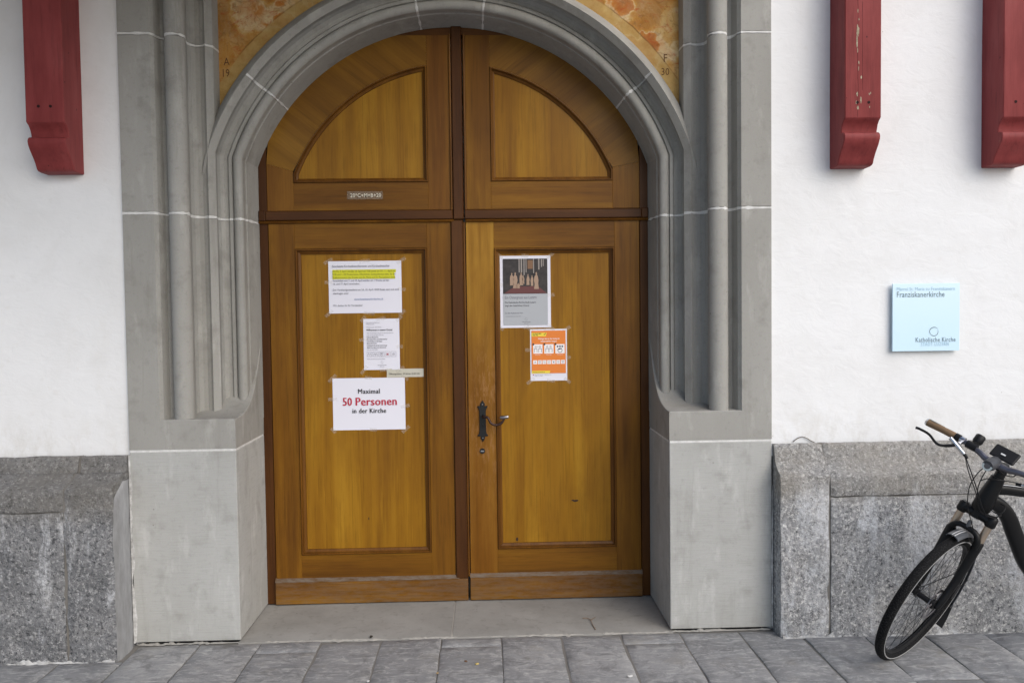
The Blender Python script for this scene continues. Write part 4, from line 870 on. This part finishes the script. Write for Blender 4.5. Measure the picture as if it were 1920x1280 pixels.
for s in (-1, 1):
    def q(u, f, t): return sl(s*u, f, t)
    m = MB(); m.tube([q(.205, .10, .738), q(.21, .10, .738), q(.26, .098, .737), q(.31, .094, .736), q(.335, .094, .735)], [.0145, .0165, .0158, .0175, .0175], 12); gr = m.build('grip', LEATH, hbar, smooth=60); tag(gr, 'brown leather-like grip')
    m = MB(); m.tube([q(.336, .094, .735), q(.345, .094, .735)], [.018, .014], 12); m.build('end_cap', CHROME, gr, smooth=50)
    m = MB(); m.rings([[q(u, .094+a*wd, .7525-abs(a)*.003+.0015) for a in (-1, -.4, .4, 1)] for u, wd in ((.262, .002), (.28, .008), (.305, .012), (.325, .010), (.335, .004))]); m.build('palm_pad', plain('grey_green_pad', (.10, .11, .10), .7), gr, smooth=180)
    m = MB(); m.tube([q(.182, .10, .738), q(.203, .10, .738)], .0175, 12); m.build('grip_clamp', PLS, hbar, smooth=50)
    m = MB(); m.tube([q(.160, .102, .737), q(.178, .101, .738)], .0168, 12); m.tube([q(.165, .112, .735), q(.165, .135, .722)], .009, 8); m.build('lever_clamp', CHROME, hbar, smooth=50)
    m = MB(); m.tube([q(.205, .142, .728), q(.16, .142, .708), q(.125, .138, .692)], [.0095, .0105, .0085], 10); lb_ = m.build('brake_lever_body', CHROME, hbar, smooth=60)
    m = MB(); m.tube([q(.126, .138, .6925), q(.105, .136, .682)], [.0085, .006], 8); m.build('hose_nut', PLS, lb_, smooth=60)
    m = MB(); m.tube(catmull([q(.175, .150, .708), q(.205, .165, .688), q(.235, .172, .682), q(.285, .160, .700), q(.335, .150, .700), q(.352, .150, .697)], 5), [.0075]*5+[.006]*20+[.0075], 8); m.build('brake_lever', PLS, lb_, smooth=60)
m = MB(); m.tube([sl(.118, .092, .752), sl(.118, .088, .760), sl(.118, .078, .785), sl(.118, .076, .790)], [.018, .0215, .0215, .017], 16); m.tube([sl(.10, .11, .735), sl(.145, .11, .735)], .018, 12); m.build('bell', PLS, hbar, smooth=40)
m = MB(); m.tube([sl(.01, .10, .725), sl(.01, .115, .722), sl(.01, .165, .708), sl(.01, .185, .703)], [.018, .026, .027, .0225], 18); hl = m.build('headlight', plain('dark_grey_lamp_body', (.05, .052, .058), .4), bike, smooth=45)
m = MB(); m.rings([[sl(.01+r*cos(a), .186, .703+r*sin(a)) for a in [2*pi*k/18 for k in range(18)]] for r in (.0215, .013)], close=True); m.build('lamp_ring', CHROME, hl)
m = MB(); m.tube([sl(.01, .183, .7035), sl(.01, .1855, .703)], .0125, 14); m.build('lamp_lens', plain('lamp_glass', (.12, .12, .13), .08, spec=.8), hl)
m = MB(); m.box((-.052, -.006, -.034), (.052, .010, .034)); V = [sl(v.x, .085-v.y*.55-v.z*.55, .765+v.z*.75-v.y*.75*.5) for v in m.v]; dis = obj('display', V, m.f, PLS, bike, bevel=.006)
m = MB(); m.add([sl(u, .0985-z*.55, .764+z*.75) for u, z in ((-.008, -.004), (.012, -.004), (.012, .004), (-.008, .004))], [(0, 1, 2, 3)]); m.build('display_mark', STRIPE, dis)
# cables
for pts in ([(1811, 858, .13), (1822, 888, .13), (1832, 918, .11), (1842, 952, .08), (1852, 967, .05), (1868, 970, .02), (1880, 960, 0)], [(1810, 858, .13), (1816, 884, .14), (1826, 912, .12), (1836, 942, .09), (1848, 968, .05)],
            [(1850, 872, .12), (1832, 888, .13), (1818, 912, .12), (1814, 942, .09), (1817, 962, .07), (1823, 985, .05), (1827, 1012, .03), (1826, 1030, .02)], [(1853, 875, .12), (1840, 897, .12), (1833, 918, .10), (1833, 945, .08), (1842, 962, .05), (1862, 968, .03), (1878, 966, .0)],
            [(1838, 901, .08), (1850, 897, .08), (1868, 899, .07), (1890, 902, .03), (1920, 908, .0), (1950, 916, -.02)], [(1846, 873, .12), (1866, 878, .10), (1884, 890, .08), (1900, 893, .09), (1908, 886, .11)], [(1858, 955, .06), (1868, 962, .06), (1880, 960, .05), (1885, 950, .03), (1876, 944, .01)]):
    m = MB(); m.tube(catmull([bp(*p) for p in pts], 6), .0023, 6); m.build('cable', PLS, bike, smooth=180)
# saddle, cranks, kickstand (beyond the picture edge)
m = MB(); m.tube([fp_(.468, .0), fp_(.435, .16)], .0135, 10); m.build('seat_post', BLK, bike, smooth=60)
m = MB(); rr = []
for a, hw, h in ((.27, .012, 0), (.29, .022, .006), (.36, .030, .008), (.43, .055, .010), (.50, .078, .016), (.535, .07, .012), (.545, .04, .004)): rr.append([fp_(a, .185+h+dz)+Lb*o*hw for o, dz in ((-1, -.02), (-.8, 0), (-.35, .012), (0, .008), (.35, .012), (.8, 0), (1, -.02), (.5, -.028), (-.5, -.028))])
m.rings(rr, close=True, cap=True); m.build('saddle', PLS, bike, smooth=60)
BB = fp_(.57, -.50); m = MB(); m.tube([BB-Lb*.075, BB+Lb*.075], .02, 12)
for s in (-1, 1): m.tube([BB+Lb*s*.07, BB+Lb*s*.08-Fb*.14*s-Ub*.09*s], .010, 8)
cr = m.build('crank', PLS, bike, smooth=50)
for s in (-1, 1):
    e = BB+Lb*s*.08-Fb*.14*s-Ub*.09*s; m = MB(); m.tube([e, e+Lb*s*.1], .007, 8); m.tube([e+Lb*s*.02-Fb*.03, e+Lb*s*.095-Fb*.03], .009, 6); m.tube([e+Lb*s*.02+Fb*.03, e+Lb*s*.095+Fb*.03], .009, 6); m.tube([e+Lb*s*.03-Fb*.03, e+Lb*s*.03+Fb*.03], .008, 6); m.build('pedal', PLS, cr, smooth=50)
ks = CR+Lb*.05+Fb*.06+Ub*.02; foot_ = Vector((ks.x-.05, ks.y-.16, .006)); m = MB(); m.tube([ks, foot_], .009, 8); m.build('kickstand', PLS, bike, smooth=60)

# ------------------------------------------------------------------ litter on the pavement and threshold
def leafbit(lab, x, y, z, s, col, seed, name='dry_leaf', cat='leaf', curl=.25):
    rn = random.Random(seed); a0 = rn.uniform(0, 6); n = 9; L = []
    for k in range(n):
        a = 2*pi*k/n; r = s*(.6+.5*rn.random())*(1 if name == 'pebble' else (.55+.45*abs(cos(a)))); L.append((x+r*cos(a+a0), y+r*sin(a+a0), z+.001+s*curl*rn.random()))
    m = MB(); m.add([(x, y, z+s*.35)]+L+[(p[0], p[1], z-.001) for p in L], [(0, k+1, (k+1) % n+1) for k in range(n)]+[(k+1, (k+1) % n+1, (k+1) % n+1+n, k+1+n) for k in range(n)])
    o = m.build(name, plain(name+'_colour', col, .85)); return tag(o, lab, cat)
leafbit('small yellow dry leaf on the pavement before the threshold', .103, -.328, .003, .011, (.55, .42, .14), 1)
leafbit('brown curled leaf scrap on the pavement before the threshold', .05, -.295, .003, .010, (.16, .09, .05), 2)
leafbit('tan leaf crumb at the lower edge of the pavement', -.077, -.412, .003, .009, (.42, .30, .16), 3)
leafbit('white stone chip on the pavement right of the door', .80, -.496, .003, .012, (.66, .65, .62), 4, 'pebble', 'pebble', .3)
leafbit('white stone chip at the bottom edge left of the door', -.386, -.474, .003, .008, (.62, .61, .6), 5, 'pebble', 'pebble', .3)
leafbit('dark leaf scrap on the front edge of the threshold', -.442, .012, .008, .012, (.035, .03, .022), 6)
tw = MB(); tw.tube(catmull([(.715, .03, .009), (.708, .09, .010), (.705, .15, .012), (.69, .175, .013), (.665, .18, .012)], 4), .0022, 5); tw.tube([(.705, .15, .012), (.735, .185, .014)], .0018, 5)
tag(tw.build('twig', plain('dry_twig', (.23, .16, .11), .9), smooth=180), 'thin dry forked twig lying on the threshold', 'twig')
